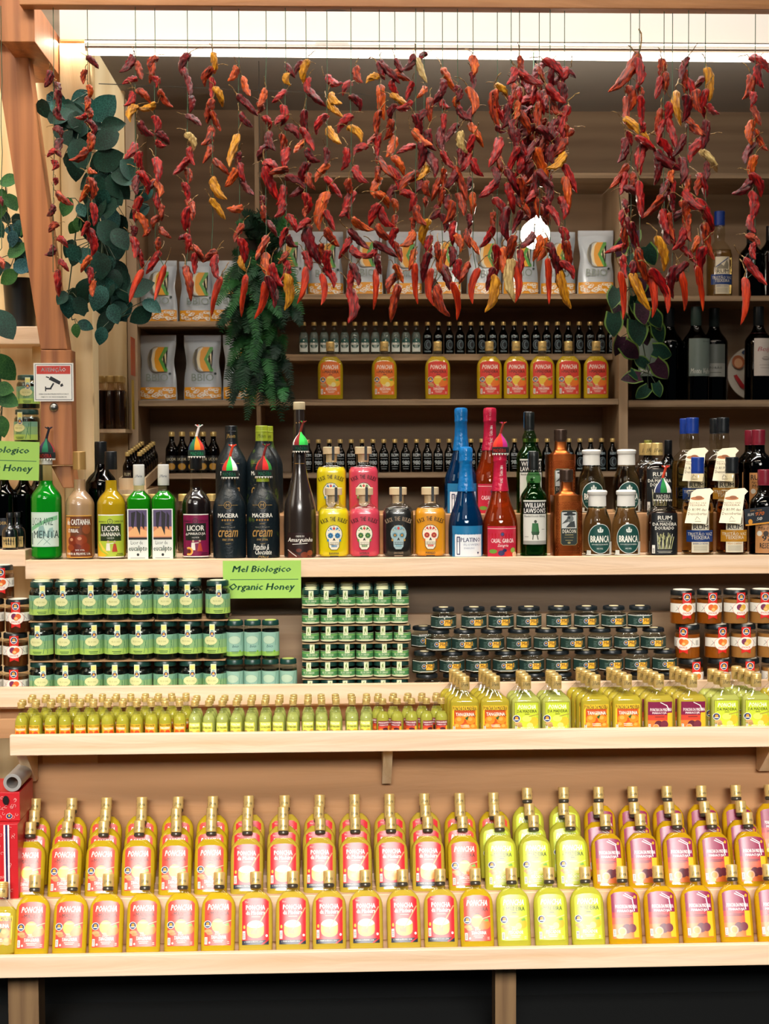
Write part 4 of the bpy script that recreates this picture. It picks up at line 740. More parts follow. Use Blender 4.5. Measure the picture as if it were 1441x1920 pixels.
# coffee pouches
def pouch():
    W, H, D = 35, 122, 13; vs = []; fs = []; nx, nz = 14, 22; s = sb
    def half(y, t):
        return W*(1-.13*math.exp(-((y-72)/22)**2)*(1) + .03*math.exp(-((y-10)/12)**2))
    for side in (1, -1):
        for j in range(nz+1):
            y = H*j/nz; w = half(y, 0); th = D*max(0.02, 1-(j/nz))**.8*(1 if j > 0 else .95)
            for i in range(nx+1):
                u = -1+2*i/nx; b = th*math.sqrt(max(0, 1-abs(u)**2.6)) + .5*math.sin(u*5+j*.7)*(1 if j < nz-3 else 0)
                vs.append((u*w*s, -side*b*s, y*s))
    n1 = (nx+1)*(nz+1)
    for j in range(nz):
        for i in range(nx):
            a = j*(nx+1)+i; fs.append((a, a+1, a+nx+2, a+nx+1)); b = a+n1; fs.append((b+1, b, b+nx+1, b+nx+2))
    m = MB(); m.add(vs, fs, C('#adb6bf', .3, .15)); m.add([v for v in vs[:nx+1]]+[v for v in vs[n1:n1+nx+1]], [tuple(range(nx, -1, -1))+tuple(range(nx+1, 2*nx+2))], C('#adb6bf', .3, .15))
    def wr(x, y, o):
        w = half(y, 0); u = max(-1, min(1, x/w)); th = D*max(.02, 1-y/H)**.8; return (x, -th*math.sqrt(max(0, 1-abs(u)**2.6))-.8-o, y)
    a = Art().r(-34.2, 3, 34.2, 25, '#dd9614')
    rnd = random.Random(4)
    for k in range(34):
        x, y = rnd.uniform(-31, 31), rnd.uniform(6, 23); a.e(x, y, 4, 2.4, '#e9e4d8').e(x+.6, y+.4, 2.3, 1.1, '#dd9614')
    a.e(-1, 77, 17, 24, '#8a8472').e(1, 77, 15.5, 23, '#b7bcbc').e(4, 77, 14, 23, '#e3d6b0').p([(2, 100), (20, 100), (20, 96), (9, 77), (20, 58), (20, 54), (2, 54), (-3, 62), (-5, 77), (-3, 92)], '#e09c18').p([(14, 100), (20, 100), (20, 96), (9, 77), (20, 58), (20, 54), (14, 54), (3, 77)], '#4f9a3c').p([(-13, 95), (-16, 80), (-14, 62), (-8, 56), (-11, 77), (-8, 97)], '#5d584c')
    a.t('BBIO', -20, 36, 21, 50, '#7f8c82', -.01).t('COFFEE ROASTERS MADEIRA', -17, 31, 17, 33.2, '#9aa09c', 0).e(24, 50, 2.4, 2.4, '#2b3b3a')
    return m, a.build(wr, s, 3, .3)
pm, pa = pouch(); proto('pouch', ('bag', pm), ('printed_front', pa, 0), ('top_seal', MB().loft(sc_([(112, 34, 1.6), (121, 34.4, 1.2), (122.5, 34.4, .9)], sb), C('#b8c0c8', .3, .1), 6, 24)))
# knitted hat with topknot
def hat(key, cols, bandc, textc, knot, word='MADEIRA'):
    s = s0; cr_ = MB(); seg = 24; rings = [(12, 15), (17, 14.8), (23, 12.5), (29, 8.5), (34, 4.2), (38, 2.6)]
    for q in range(8):
        vs = []; fs = []
        for h, r in rings:
            for i in range(4):
                t = 2*math.pi*(q*3+i)/seg-math.pi/2-.35; vs.append((r*s*math.cos(t), r*s*math.sin(t), h*s))
        for k in range(len(rings)-1):
            for i in range(3): a = k*4+i; fs.append((a, a+1, a+5, a+4))
        cr_.add(vs, fs, C(cols[q % len(cols)], .95))
    bd = MB().loft(sc_([(0, 13.5), (0, 15.6), (6, 16.2), (12, 15.8), (13, 14.6)], s), C(bandc, .95), 2, 28, cap=(False, False))
    zz = MB()
    for i in range(18):
        t0, t1 = 2*math.pi*i/18, 2*math.pi*(i+1)/18
        zz.add([(16*s*math.cos(t0), 16*s*math.sin(t0), 1*s), (16*s*math.cos((t0+t1)/2), 16*s*math.sin((t0+t1)/2), -3*s), (16*s*math.cos(t1), 16*s*math.sin(t1), 1*s)], [(0, 1, 2), (2, 1, 0)], C('#ece8de', .9))
    tx = Art().t(word, -13, 2.2, 13, 9.5, textc, .02).build(cyl(16.3), s, 3, .3)
    kn = MB(); kn.tube([(0, 0, 37*s), (1.5*s, 0, 44*s), (4*s, 0, 52*s), (5*s, 0, 56*s)], 2.6*s, C(knot, .95), 8, 2*s)
    for k in range(5): kn.tube([(5*s, 0, 55*s), (5*s+(k-2)*2.4*s, (k % 2-.5)*2*s, 58*s), (5*s+(k-2)*3.4*s, (k % 2-.5)*3*s, 59.5*s)], 1.1*s, C(cols[k % len(cols)] if k % 2 else knot, .95), 5)
    proto(key, ('crown', cr_), ('band', bd), ('zigzag_trim', zz, 1), ('knitted_lettering', tx, 1), ('topknot', kn))
hat('hat_a', ['#1c6a4a', '#12231c', '#9c1f2e', '#3a2247'], '#16191a', '#a8241c', '#201d2a'); hat('hat_b', ['#e98a16', '#c8331f', '#1d2a5c', '#1c6a4a'], '#16302a', '#1c8a5a', '#e8e2e0')
hat('hat_c', ['#2fbf4a', '#e9e6de', '#24306a', '#c8331f'], '#131b1a', '#1f6a4e', '#d9411f'); hat('hat_d', ['#c8221f', '#2a8a3c', '#b8201d', '#5a1a1a'], '#131b1a', '#1f6a4e', '#7a1c1c')
hat('hat_e', ['#3ad455', '#2fb84a', '#e9e6de', '#8a1f24'], '#101614', '#165a40', '#7a2a1c'); hat('hat_f', ['#c8221f', '#b01f7a', '#2a6a3c', '#d8331f'], '#16191a', '#b8281c', '#8a2a1c'); hat('hat_g', ['#1f7a3c', '#e9e6de', '#1f2a5a', '#c8221f', '#2fbf4a'], '#131616', '#d9d4c8', '#c03a1c')
# ---------------------------------------------------------------- placing
def rowof(z, Y): 
    a, b = P(720, 0, Y).z, P(720, 1920, Y).z; return 1920*(z-a)/(b-a)
def put(key, name, label, cat, px, Y, z, group=None, mid=.1, **k):
    return place(key, name, label, cat, (P(px, rowof(z+mid, Y), Y).x, Y, z), group=group, **k)
rnd = random.Random(11)
ZI = zm+.0006; G = 'liqueur bottles standing along the front of the counter shelf'
YF = .055
front = [
 ('mint', 87, 'tall bright green mint liqueur bottle with pale green label, leftmost on the counter'),
 ('chestnut', 150, 'cloudy beige chestnut liqueur bottle with gold cap and brown chestnut label'),
 ('banana', 209, 'yellow banana liqueur bottle with black cap and lime green label'),
 ('eucalyptus', 261, 'square green eucalyptus liqueur bottle with white cap, left one of the pair'),
 ('eucalyptus', 307, 'square green eucalyptus liqueur bottle with white cap, right one of the pair'),
 ('maracuja_liqueur', 368, 'dark passion fruit liqueur bottle with black and maroon label'),
 ('cream', 430, 'matt black cream liqueur bottle with white and gold lettering, front one'),
 ('pistachio', 493, 'black and green pistachio cream liqueur bottle in the front row'),
 ('amarguinha', 562, 'tall dark brown almond cream bottle with pale stopper and curly lettering'),
 ('kick_yellow', 625, 'yellow banana skull bottle with round wooden stopper in the front row'),
 ('kick_pink', 683, 'pink watermelon skull bottle with wooden stopper in the front row'),
 ('kick_dark', 746, 'black chocolate skull bottle with wooden stopper'),
 ('kick_mango', 806, 'orange mango skull bottle with wooden stopper'),
 ('platino', 873, 'blue sparkling wine bottle with white label in the front row'),
 ('sangria', 937, 'pink sangria bottle with red foil neck and red fruit label in the front row'),
 ('whisky', 1000, 'green whisky bottle with black and white label in the front row'),
 ('deacon', 1061, 'square copper bottle with black plague doctor label in the front row'),
 ('branca', 1119, 'clear rum bottle with white cap and round green label, front row left one'),
 ('branca', 1173, 'clear rum bottle with white cap and round green label, front row right one'),
 ('dourado', 1240, 'dark rum bottle with black label and sugar cane drawing, front one wearing a hat'),
 ('tristao_blue', 1307, 'pale rum bottle with blue cap and paper tag in the front row'),
 ('tristao_dark', 1371, 'amber rum bottle with black cap and paper tag in the front row'),
 ('rum970', 1432, 'dark rum bottle with dark red cap and brown label at the right edge, front one')]
NMS = {'cream': 'cream_liqueur_bottle', 'pistachio': 'cream_liqueur_bottle', 'amarguinha': 'cream_liqueur_bottle', 'platino': 'sparkling_wine_bottle', 'sangria': 'sangria_bottle', 'whisky': 'whisky_bottle', 'deacon': 'whisky_bottle', 'branca': 'rum_bottle', 'dourado': 'rum_bottle', 'tristao_blue': 'rum_bottle', 'tristao_dark': 'rum_bottle', 'rum970': 'rum_bottle'}
def nm(k): return NMS.get(k, 'liqueur_bottle')
SCL = {'amarguinha': 1.03, 'dourado': (1, 1, .86)}
for k, px, lab in front:
    put(k, nm(k), lab, 'bottle', px, YF if k != 'dourado' else .045, ZI, G, scale=SCL.get(k, 1), rz=R_(rnd.uniform(-3, 3)))
back = [
 ('cream', 434, .22, 'matt black cream liqueur bottle standing behind the front black one', 1), ('pistachio', 491, .22, 'green capped pistachio cream bottle in the second row, front one', 1), ('pistachio', 501, .315, 'green capped pistachio cream bottle hindmost of the three', 1),
 ('kick_yellow', 621, .22, 'yellow banana skull bottle in the second row', 1), ('kick_pink', 681, .22, 'pink watermelon skull bottle with black strap in the second row', 1),
 ('platino', 864, .22, 'tall blue sparkling wine bottle in the second row', 1), ('sangria', 918, .22, 'pink sangria bottle with red foil neck in the second row', 1), ('whisky', 992, .2, 'green whisky bottle with blue seal in the second row', 1), ('deacon', 1050, .2, 'square copper bottle in the second row', 1),
 ('branca', 1108, .2, 'clear rum bottle with white cap in the second row, left one', 1), ('branca', 1174, .2, 'clear rum bottle with white cap in the second row, right one', 1),
 ('dourado', 1231, .19, 'dark rum bottle with gold cap, front one of three in the second row', (1, 1, .9)), ('dourado', 1217, .265, 'dark rum bottle with gold cap, middle one of three in the second row', (1, 1, .9)), ('dourado', 1208, .34, 'dark rum bottle with gold cap, hindmost of three in the second row', (1, 1, .9)),
 ('tristao_blue', 1297, .2, 'pale rum bottle with blue cap and tag in the second row', 1), ('tristao_blue_plain', 1285, .3, 'pale rum bottle with blue cap behind the tagged blue capped one', 1),
 ('tristao_dark', 1354, .2, 'amber rum bottle with black cap and tag in the second row', 1), ('tristao_dark_plain', 1341, .3, 'amber rum bottle with black cap behind the tagged black capped one', 1),
 ('rum970', 1421, .2, 'dark rum bottle with dark red cap in the second row, front one', 1), ('rum970', 1407, .3, 'dark rum bottle with dark red cap in the second row, hindmost one', 1),
 ('wine_gold', 1214, .38, 'dark bottle with dull gold cap standing behind the sugar cane rums', .72), ('wine_plain', 1252, .38, 'dark bottle with black cap standing behind the sugar cane rums', .72)]
for k in ('tristao_blue', 'tristao_dark'): PROTO[k+'_plain'] = [p for p in PROTO[k] if p[0] not in ('hang_tag', 'tag_collar')]
for k, px, Y, lab, s_ in back: put(k, nm(k.replace('_plain', '')), lab, 'bottle', px, Y, zr+.0006, 'bottles on the riser step', scale=s_, rz=R_(rnd.uniform(-3, 3)))
# hats
for k, px, h, dy, lab, s_ in [('hat_a', 87, 186, 0, 'green and maroon knitted hat on the mint bottle', 1), ('hat_b', 368, 189, 0, 'orange and green knitted hat on the passion fruit bottle', 1), ('hat_c', 431, 150, 0, 'knitted hat with light green and white wedges on the black cream bottle', 1.03), ('hat_d', 494, 151, 0, 'red knitted hat with green band on the pistachio bottle', 1.03), ('hat_e', 563, 198, -.028, 'bright green knitted hat hung on the tall almond cream bottle', .95), ('hat_f', 938, 192, 0, 'red and magenta knitted hat on the pink sangria bottle', 1), ('hat_g', 1242, 104, -.008, 'small striped knitted hat with white letters on the dark rum bottle', 1.08)]:
    put(k, 'knitted_hat', lab, 'hat', px, YF+dy-(.01 if k == 'hat_g' else 0), ZI+h*s0, 'little knitted hats on the bottles', mid=.02, scale=s_, rz=R_(rnd.uniform(-15, 15)))
# small tag card hung on the right edge bottle
tc = Art().r(-24, -16, 24, 16, '#17202a').r(-24, -16, 24, -13, '#d9932a').t('RUM', -18, 2, -6, 7, WH, .04, .2).t('970', -3, 1, 14, 8, '#e0762a', .06, .2).t('50', -2, -8, 9, -2, WH, .05, .2).e(-14, -9, 4, 5, '#d9932a').t('1970 - 2020', -12, 10, 10, 12.5, '#d9932a', 0)
card('neck_card', 1397, 952, 1441, 984, .008, tc, 'small black and orange anniversary card on the right edge rum bottle', 'card', R_(-6), base='#17202a', th=.001)
# gold capped bottles seen in the gaps on the left of the counter
sg = S(.25)
g, l = vessel([(0, 12), (2, 14), (6, 14.5), (70, 14.5), (84, 13), (92, 10), (96, 9.5), (104, 9.5)], sg, glass('#efe6da'), C('#2a160c', .15, 0, .8), 84, 2, 1, 20)
cp = capmb(102, 116, 11, sg, GOLD, 3, seg=18)
proto('stout', ('glass_body', g), ('liquid', l), ('cap', cp))
for i, px in enumerate((238, 288, 345, 398)): put('stout', 'liqueur_bottle', f'short gold capped bottle in the gap behind the front row, {nth(i)} from the left', 'bottle', px, .27, ZI, 'short gold capped bottles behind the front row', scale=(1, 1, .95))
put('wine_plain', 'wine_bottle', 'black wine bottle standing behind the beige chestnut liqueur', 'bottle', 190, .3, ZI, scale=1.12)
# packs in the niche
zn = Z(803, .8); one('niche_shelf', MB().box(X(176, 803, .75), X(236, 803, .75), .74, .94, zn-.012, zn, birchv), 'small wooden shelf in the niche left of the back shelves', 'shelf')
for i in range(6):
    x = [186, 206, 224][i % 3]; put('stout', 'liqueur_bottle', f'dark gold capped bottle in the niche, {"front" if i < 3 else "rear"} row, '+['left', 'middle', 'right'][i % 3]+' one', 'bottle', x+(3 if i > 2 else 0), .79 if i < 3 else .87, zn+.0005, 'gold capped bottles in the niche', scale=(.9, .9, .86*1.12))
zq = Z(915, .5); q0, q1 = X(226, 915, .5), X(276, 915, .5)
one('side_shelf', MB().box(q0-.04, q1+.01, .44, .94, zq-.016, zq, birchv), 'plywood side shelf under the crate of miniature bottles', 'shelf')
u = link('bottle_crate', None, None, (q0, .47, zq+.0005), (R_(6), 0, 0)); tag(u, 'open plywood crate holding two rows of dark miniature bottles', 'crate')
for n_, b_ in (('front_panel', (0, q1-q0, 0, .008, 0, .035)), ('side_panel', (q1-q0-.006, q1-q0, .0085, .44, 0, .035)), ('side_panel', (0, .006, .0085, .44, 0, .035)), ('bottom_panel', (.0065, q1-q0-.0065, .0085, .44, 0, .004))):
    one(n_, MB().box(*b_, birchv), parent=u)
for c in range(2):
    for r_ in range(7): place('mini_plain', 'miniature_bottle', f'dark miniature in the plywood crate, {["left", "right"][c]} file, {nth(r_)} from the front', 'bottle', (q0+.024+c*.038, .50+r_*.056, zq+.006+(.03+r_*.056)*.105), group='miniatures in the plywood crate', scale=(.9, .9, .95), tilt=R_(6))
# left neighbour
zl2 = Z(1027, .02)+.0006
for i, (px, Y, k) in enumerate([(8, .12, 'wine_gold'), (45, .14, 'wine_plain'), (-12, .22, 'wine_plain'), (72, .2, 'wine_monte')]):
    put(k, 'wine_bottle', ['dark bottle with dull gold cap at the left edge ledge', 'black bottle on the left ledge beside the mint liqueur', 'dark bottle behind the gold capped one on the left ledge', 'dark bottle with grey label behind the green sign on the left ledge'][i], 'bottle', px, Y, zl2, 'dark bottles on the left ledge', scale=.82)
proto('madeira', *[(a, b, c_, d_) for a, b, c_, d_ in []] or (('bottle_body', MB().loft(sc_(cr([(0, 13), (2, 15), (30, 15), (40, 12), (46, 6), (62, 5.5)], 3), s0), C('#12161a', .15, 0, 1), 2, 20)), ('cap', capmb(60, 70, 6.5, s0, BLK)), ('paper_label', Art().r(-14, 4, 14, 24, '#c9ad72').t('MADEIRA', -11, 15, 11, 19, INK, .04).t('WINE', -6, 9, 6, 13, INK, .04).build(cyl(15), s0, 3, .2))))
for i, (px, Y) in enumerate(((18, .05), (32, .085))): put('madeira', 'wine_bottle', ['little madeira wine bottle with tan label at the ledge front', 'little madeira wine bottle half hidden behind its twin on the ledge'][i], 'bottle', px, Y, zl2, scale=.98)
zj = Z(833, .3); one('neighbour_step', MB().box(XL, X(74, 836, .3), .24, .42, zj-.014, zj, birch), 'narrow board behind the green sign carrying two honey jars', 'shelf')
put('honey', 'honey_jar', 'lower green honey jar above the green sign at the left', 'jar', 50, .3, zj+.0005, scale=(1.12, 1.12, 1.12), rz=R_(-25)); put('honey', 'honey_jar', 'upper green honey jar stacked behind the warning sign', 'jar', 52, .3, zj+.0008+65.4*sH*1.12, scale=(1.0, 1.0, 1.05), rz=R_(5))
# ---------------------------------------------------------------- honey shelf
zH = zh+.0006; hs_ = 65.4*sH*1.1+.0035
GH = 'large green honey jars stacked on the honey shelf'
LV = ['bottom', 'middle', 'top']
hx = [[78, 125, 171, 218, 263, 310, 357, 403], [78, 126, 172, 218, 265, 311, 357, 403], [78, 124, 171, 217, 263, 310, 356, 408]]
for lv in range(3):
    for i, px in enumerate(hx[lv]):
        put('honey', 'honey_jar', f'large green labelled honey jar, {LV[lv]} layer, {nth(i)} from the left', 'jar', px, -.06, zH+lv*hs_, GH, scale=(1, 1, 1.1), rz=R_(rnd.uniform(-16, 16)), mid=.05)
    if lv:
        for j, (a, b) in enumerate(((54, 288), (290, 427)) if lv == 2 else ((54, 150), (152, 422))):
            zz_ = zH+lv*hs_-.0032
            one('cardboard_sheet', MB().box(X(a, 1150, -.09), X(b, 1150, -.09), -.094, .06, zz_, zz_+.0026, C('#a8835c', .8)), f'brown cardboard sheet under the {LV[lv]} layer of honey jars, {["left", "right"][j]} piece', 'cardboard', group='cardboard sheets between the honey jars')
for i in range(7): put('honey', 'honey_jar', f'rear honey jar of the top layer showing its lid, {nth(i)} from the left', 'jar', [80, 126, 172, 219, 264, 311, 357][i], .0, zH+2*hs_, 'rear large honey jars of the top layer', scale=(1, 1, 1.1), mid=.05)
for lv in range(2):
    for i in range(4 if lv == 0 else 3): put('tall_honey', 'honey_jar', f'slim pale green honey jar, {["lower", "upper"][lv]} layer, {nth(i)} from the left', 'jar', 440+33.4*i, -.06, zH+lv*72.2*sH*1.01, 'slim pale green honey jars', scale=(.97, .97, 1.01), rz=R_(rnd.uniform(-8, 8)), mid=.05)
lvn = ['bottom', 'second lowest', 'third lowest', 'third highest', 'second highest', 'top']
for lv in range(6):
    zz_ = zH+lv*33.6*sH
    for i in range(6):
        for d in range(5 if lv == 5 else 1):
            put('small_honey', 'honey_jar', f'small green honey jar, {lvn[lv]} layer, {nth(i)} from the left'+(f', {nth(d)} row back' if d else ''), 'jar', 582.7+33.3*i+(4 if lv == 3 and i > 3 else 0)+rnd.uniform(-1, 1), -.055+d*.05, zz_+(.0014 if lv else 0), 'small honey jars in the tall stack', rz=R_(rnd.uniform(-14, 14)), mid=.02)
    if lv: one('cardboard_sheet', MB().box(X(566, 1200, -.08), X(767, 1200, -.08), -.081, .17, zz_-.0009, zz_+.0008, C('#b0936a', .8)), f'thin cardboard sheet under the {lvn[lv]} layer of small honey jars', 'cardboard', group='cardboard sheets in the stack of small honey jars')
hexx = [[800+50.2*i for i in range(10)], [796, 847, 896, 947, 996, 1046, 1097, 1145, 1194, 1245], [822, 870, 921, 972, 1023, 1073, 1124, 1174, 1224], [831, 888, 939, 991, 1047, 1099, 1150, 1199]]
hln = ['bottom', 'second', 'third', 'top']
for lv in range(4):
    for i, px in enumerate(hexx[lv]): put('hex_honey', 'honey_jar', f'six sided dark label honey jar, {hln[lv]} layer, {nth(i)} from the left', 'jar', px, -.06+.004*(lv % 2), zH+lv*41.5*sH, 'six sided honey jars with dark labels', rz=R_(rnd.uniform(-4, 7)), mid=.03)
put('hex_honey', 'honey_jar', 'six sided honey jar half hidden at the left behind the third layer', 'jar', 793, .02, zH+2*41.5*sH, rz=R_(8), mid=.03)
jx = [[1294, 1348, 1399.5, 1450], [1288, 1343, 1392.5, 1442], [1279, 1328.6, 1378, 1428]]
for lv in range(3):
    for i, px in enumerate(jx[lv]):
        k = 'jam_amber' if i < 2 else 'jam_beige'
        put(k, 'jam_jar', f'{"amber" if i < 2 else "beige"} jam jar with red ribbon on the right, {LV[lv]} layer, {nth(i)} from the left', 'jar', px, -.055, zH+lv*61.5*sH*1.06, 'ribboned jam jars on the right', scale=(1, 1, 1.06), rz=R_([0, -32, 6][lv] if i == 0 and lv == 1 else rnd.uniform(-3, 14)), mid=.04)
jl = zH+61.5*sH*.97*0
for i, (px, Y, lv, lab) in enumerate([(30, -.055, 0, 'brown jam jar with red ribbon at the left edge, lowest of the stack'), (29, -.055, 1, 'brown jam jar with red ribbon at the left edge, second in the stack'), (34, -.055, 2, 'brown jam jar with red ribbon at the left edge, third in the stack'), (2, -.04, 3, 'brown jam jar at the left edge, topmost of the stack'), (-18, -.055, 0, 'lowest brown jam jar cut by the left edge'), (-20, -.055, 1, 'second brown jam jar cut by the left edge'), (-15, -.055, 2, 'third brown jam jar cut by the left edge')]):
    put('jam_brown', 'jam_jar', lab, 'jar', px, Y, zH+lv*61.5*sH*1.02, 'brown jam jars at the left edge', scale=(.97, .97, 1.02), rz=R_(rnd.uniform(0, 12)), mid=.04)
# ---------------------------------------------------------------- tray
zT = zt0+.0006
mx = [40, 67, 95, 121, 149, 175, 202, 230, 257, 283, 309, 336, 364, 391, 417, 443, 470, 497, 523, 549, 576, 602, 629, 659, 687, 717, 745, 772, 800, 827]
RW = ['front', 'second', 'third', 'fourth']; nt = 0
for i, px in enumerate(mx):
    k, fl = ('tangerine', 'yellow tangerine') if i < 12 else ('pescador', 'pale lemon') if i < 25 else ('maracuja', 'passion fruit')
    j = i if i < 12 else i-12 if i < 25 else i-25
    for r_ in range(4 if i < 12 else 3):
        x = P(px, 1340, -.30).x+([0, -.004, .010, .006] if i < 12 else [0, .001, .0, 0] if i < 25 else [0, -.012, -.008])[r_]+rnd.uniform(-.0015, .0015)
        place('mini_'+k, 'miniature_bottle', f'{fl} miniature poncha bottle, {RW[r_]} row, {nth(j)} from the left of its kind', 'bottle', (x, -.302+.0375*r_, zT), rz=R_(rnd.uniform(-22, 22)), group='miniature poncha bottles on the tray')
fx = [(870, 'tangerine', 4), (927, 'tangerine', 4), (985, 'pescador', 3), (1042, 'pescador', 3), (1115, 'tangerine', 4), (1174, 'tangerine', 4), (1234, 'maracuja', 4), (1296, 'maracuja', 4), (1358, 'pescador', 3), (1416, 'pescador', 4), (1474, 'tangerine', 3)]
for i, (px, k, n_) in enumerate(fx):
    for r_ in range(n_):
        c = {'tangerine': 'yellow tangerine', 'pescador': 'pale lemon', 'maracuja': 'maroon labelled passion fruit'}[k]
        x = P(px, 1320, -.295).x-.0055*r_*(1 if k != 'pescador' or px > 1300 else .2)
        place('small_'+k, 'poncha_bottle', f'small {c} poncha bottle, tray column {nth(i)} from the left, {RW[r_]} row', 'bottle', (x, -.297+.042*r_, zT), rz=R_(rnd.uniform(-2, 2)), group='small poncha bottles on the tray')
# ---------------------------------------------------------------- bottom display
LB = 146*sB
def kind(i, row=0):
    if i < 6: return 'tangerine', 'pink tangerine'
    if i < 12: return 'red', 'red honey'
    if i == 12 or (i == 13 and row == 3): return 'tangerine', 'pink tangerine'
    if i < 16: return 'pescador', 'lime green'
    return 'maracuja', 'maroon passion fruit'
rows = [
 ('lower', -.468, 20, None, [66.7, 136.7, 204, 273, 343, 411, 480.7, 549, 617, 685, 755, 823, 890, 958, 1027, 1095, 1163, 1231, 1300, 1369, 1437], 1650),
 ('upper front', -.342, 20, 1533, [59, 126.7, 195, 262.7, 331, 397.3, 464, 531.7, 599, 665.7, 732.7, 800, 867, 934.6, 999, 1067, 1133.4, 1198.7, 1266, 1332.6, 1399.5], 1531),
 ('upper middle', -.292, 18, 1511, [65, 131, 198, 265, 331, 397, 464, 531, 597, 663, 729, 796, 861, 926, 991, 1056, 1121, 1187, 1254, 1320, 1386], 1510),
 ('upper rear', -.240, 15, 1489, [67.7, 135, 200, 267, 333.7, 399, 467, 533.7, 599, 665, 730, 795, 860, 924.5, 987, 1055, 1120, 1184.6, 1248, 1313, 1378, 1441], 1489)]
zbs = []
for ri, (rn, Yb, tl, tgt, xs, cr_row) in enumerate(rows):
    t = R_(tl); yc = Yb+LB*math.sin(t)
    zb = zl+.0006 if ri == 0 else P(720, tgt, yc).z-LB*math.cos(t)
    hd = 32.8*.4*sB*math.sin(t)          # lift so the tilted foot stands on its front or rear edge
    zbs.append(zb-hd if ri else zb)
    for i, cx in enumerate(xs):
        k, fl = kind(i, ri); x = P(cx, cr_row, yc).x
        dz = (.012 if ri == 3 and i > 13 else 0)
        place('big_'+k, 'poncha_bottle', f'large {fl} poncha bottle, {rn} row, {nth(i)} from the left', 'bottle', (x, Yb, zb+(hd if ri == 0 else 0)+dz+.0008), tilt=-t, rz=R_(rnd.uniform(-1.5, 1.5)), group='large poncha bottles, '+rn+' row')
ub = bpy.data.objects['bottle_display']
for i in (2, 3):
    y0 = [0, 0, -.315, -.266][i]; one('step', MB().box(XL, XR, y0+.52, .385 if i == 3 else y0+.52+.0485, zu-zl+.0004, zbs[i]-zl-.001, birch), parent=ub)
print('zu', zu, 'zbs', zbs, 'zl', zl)
put('small_tangerine', 'poncha_bottle', 'yellow labelled poncha bottle cut by the left edge in the lower row', 'bottle', -6, -.468, zl+.006, tilt=-R_(20), scale=1.1)
# red gift box and roll at the left edge
red = mottle('red_print', '#c21a24', '#c21a24', 5, .4)
Yx = -.37; bx0, bx1 = X(-40, 1560, Yx), X(33, 1560, Yx); zt_, zm_, zb_ = Z(1482, Yx), Z(1600, Yx), zu+.0006
for i, (z0, z1, yo, lab) in enumerate([(zb_, Z(1536, Yx), 0, 'lower red patterned gift box with striped ribbon at the left edge'), (Z(1536, Yx)+.001, Z(1482, Yx), .03, 'upper red patterned gift box at the left edge')]):
    u = link('gift_box', None, None, (bx0, Yx+yo, z0)); tag(u, lab, 'box', 'red gift boxes at the left edge')
    W_, D_, H_ = bx1-bx0, .16, z1-z0
    one('box_body', MB().box(0, W_, 0, D_, 0, H_, red), parent=u, bevel=.001)
    a = Art(); rr = random.Random(i+3); s = .001
    for k in range(26):
        cx, cy = rr.uniform(6, W_*1000-6), rr.uniform(6, H_*1000-8); a0 = rr.uniform(0, 6)
        for q in range(7): t0, t1 = a0+q*.7, a0+q*.7+.7; a.line(cx+(5-q*.5)*math.cos(t0), cy+(5-q*.5)*math.sin(t0), cx+(5-(q+1)*.5)*math.cos(t1), cy+(5-(q+1)*.5)*math.sin(t1), 1, '#e3a8a2')
    if i == 0: a.r(W_*1000-34, 0, W_*1000-30, H_*1000, WH).r(W_*1000-29, 0, W_*1000-25, H_*1000, '#1d2a5c').r(W_*1000-24, 0, W_*1000-20, H_*1000, WH)
    else: a.e(W_*1000-26, 14, 8, 7, WH).e(W_*1000-26, 14, 7, 6, '#1d3468').e(W_*1000-26, 15, 3, 3, '#d99a35').e(W_*1000-34, 55, 8, 12, '#1a1416')
    mb = a.build(flat(0), s, 400, .2); link('printed_pattern', mb.mesh('printed_pattern', False), u)
zr_ = Z(1482, Yx)+.0008; rl = MB(); R1, R2 = 17*S(Yx), 11*S(Yx); sg_ = 28; vs = []; fs = []
for y, r in ((0, R2), (0, R1), (.13, R1), (.13, R2)):
    for i in range(sg_): t = 2*math.pi*i/sg_; vs.append((r*math.cos(t), y, r*math.sin(t)))
for k in range(4):
    for i in range(sg_): j = (i+1) % sg_; kk = (k+1) % 4; fs.append((k*sg_+i, k*sg_+j, kk*sg_+j, kk*sg_+i))
rl.add(vs, fs, C('#a9a6a2', .35, .3)); o = one('foil_roll', rl, 'grey cardboard roll lying on the red gift boxes', 'roll', smooth=True, centre=False); o.location = (X(17, 1462, Yx), Yx+.035, zr_+R1)
# ---------------------------------------------------------------- back shelves
YS = .975; GZ = lambda r: Z(r, YC)+.0006
pz = GZ(551); ZB6 = Z(664, YC+.105)+.0006
for i, px in enumerate([540, 610, 683, 757, 830, 908, 975, 1045, 1116]): put('pouch', 'coffee_bag', f'white coffee bag on the long upper back shelf, {nth(i)} from the left', 'bag', px, YS+(.03 if i % 2 else 0), pz, 'coffee bags on the long upper shelf', rz=R_(rnd.uniform(-5, 5)), scale=(.96, 1, 1))
for i, px in enumerate([297, 371, 428]): put('pouch', 'coffee_bag', f'white coffee bag above the left back shelf, {nth(i)} from the left', 'bag', px, YS+.02*(i % 2), GZ(602), 'coffee bags on the upper left shelf', scale=(1, 1, .95))
for i, px in enumerate([296, 380, 453]): put('pouch', 'coffee_bag', f'white coffee bag in the lower left back shelf, {nth(i)} from the left', 'bag', px, YS, GZ(749), 'coffee bags on the lower left shelf', rz=R_(-4+4*i))
for i in range(12): put('mini_branca', 'miniature_bottle', f'clear miniature with green label on the back shelf, {nth(i)} from the left', 'bottle', 569+19.15*i, YC+.14, ZB6, 'clear miniatures on the back shelf', mid=.05)
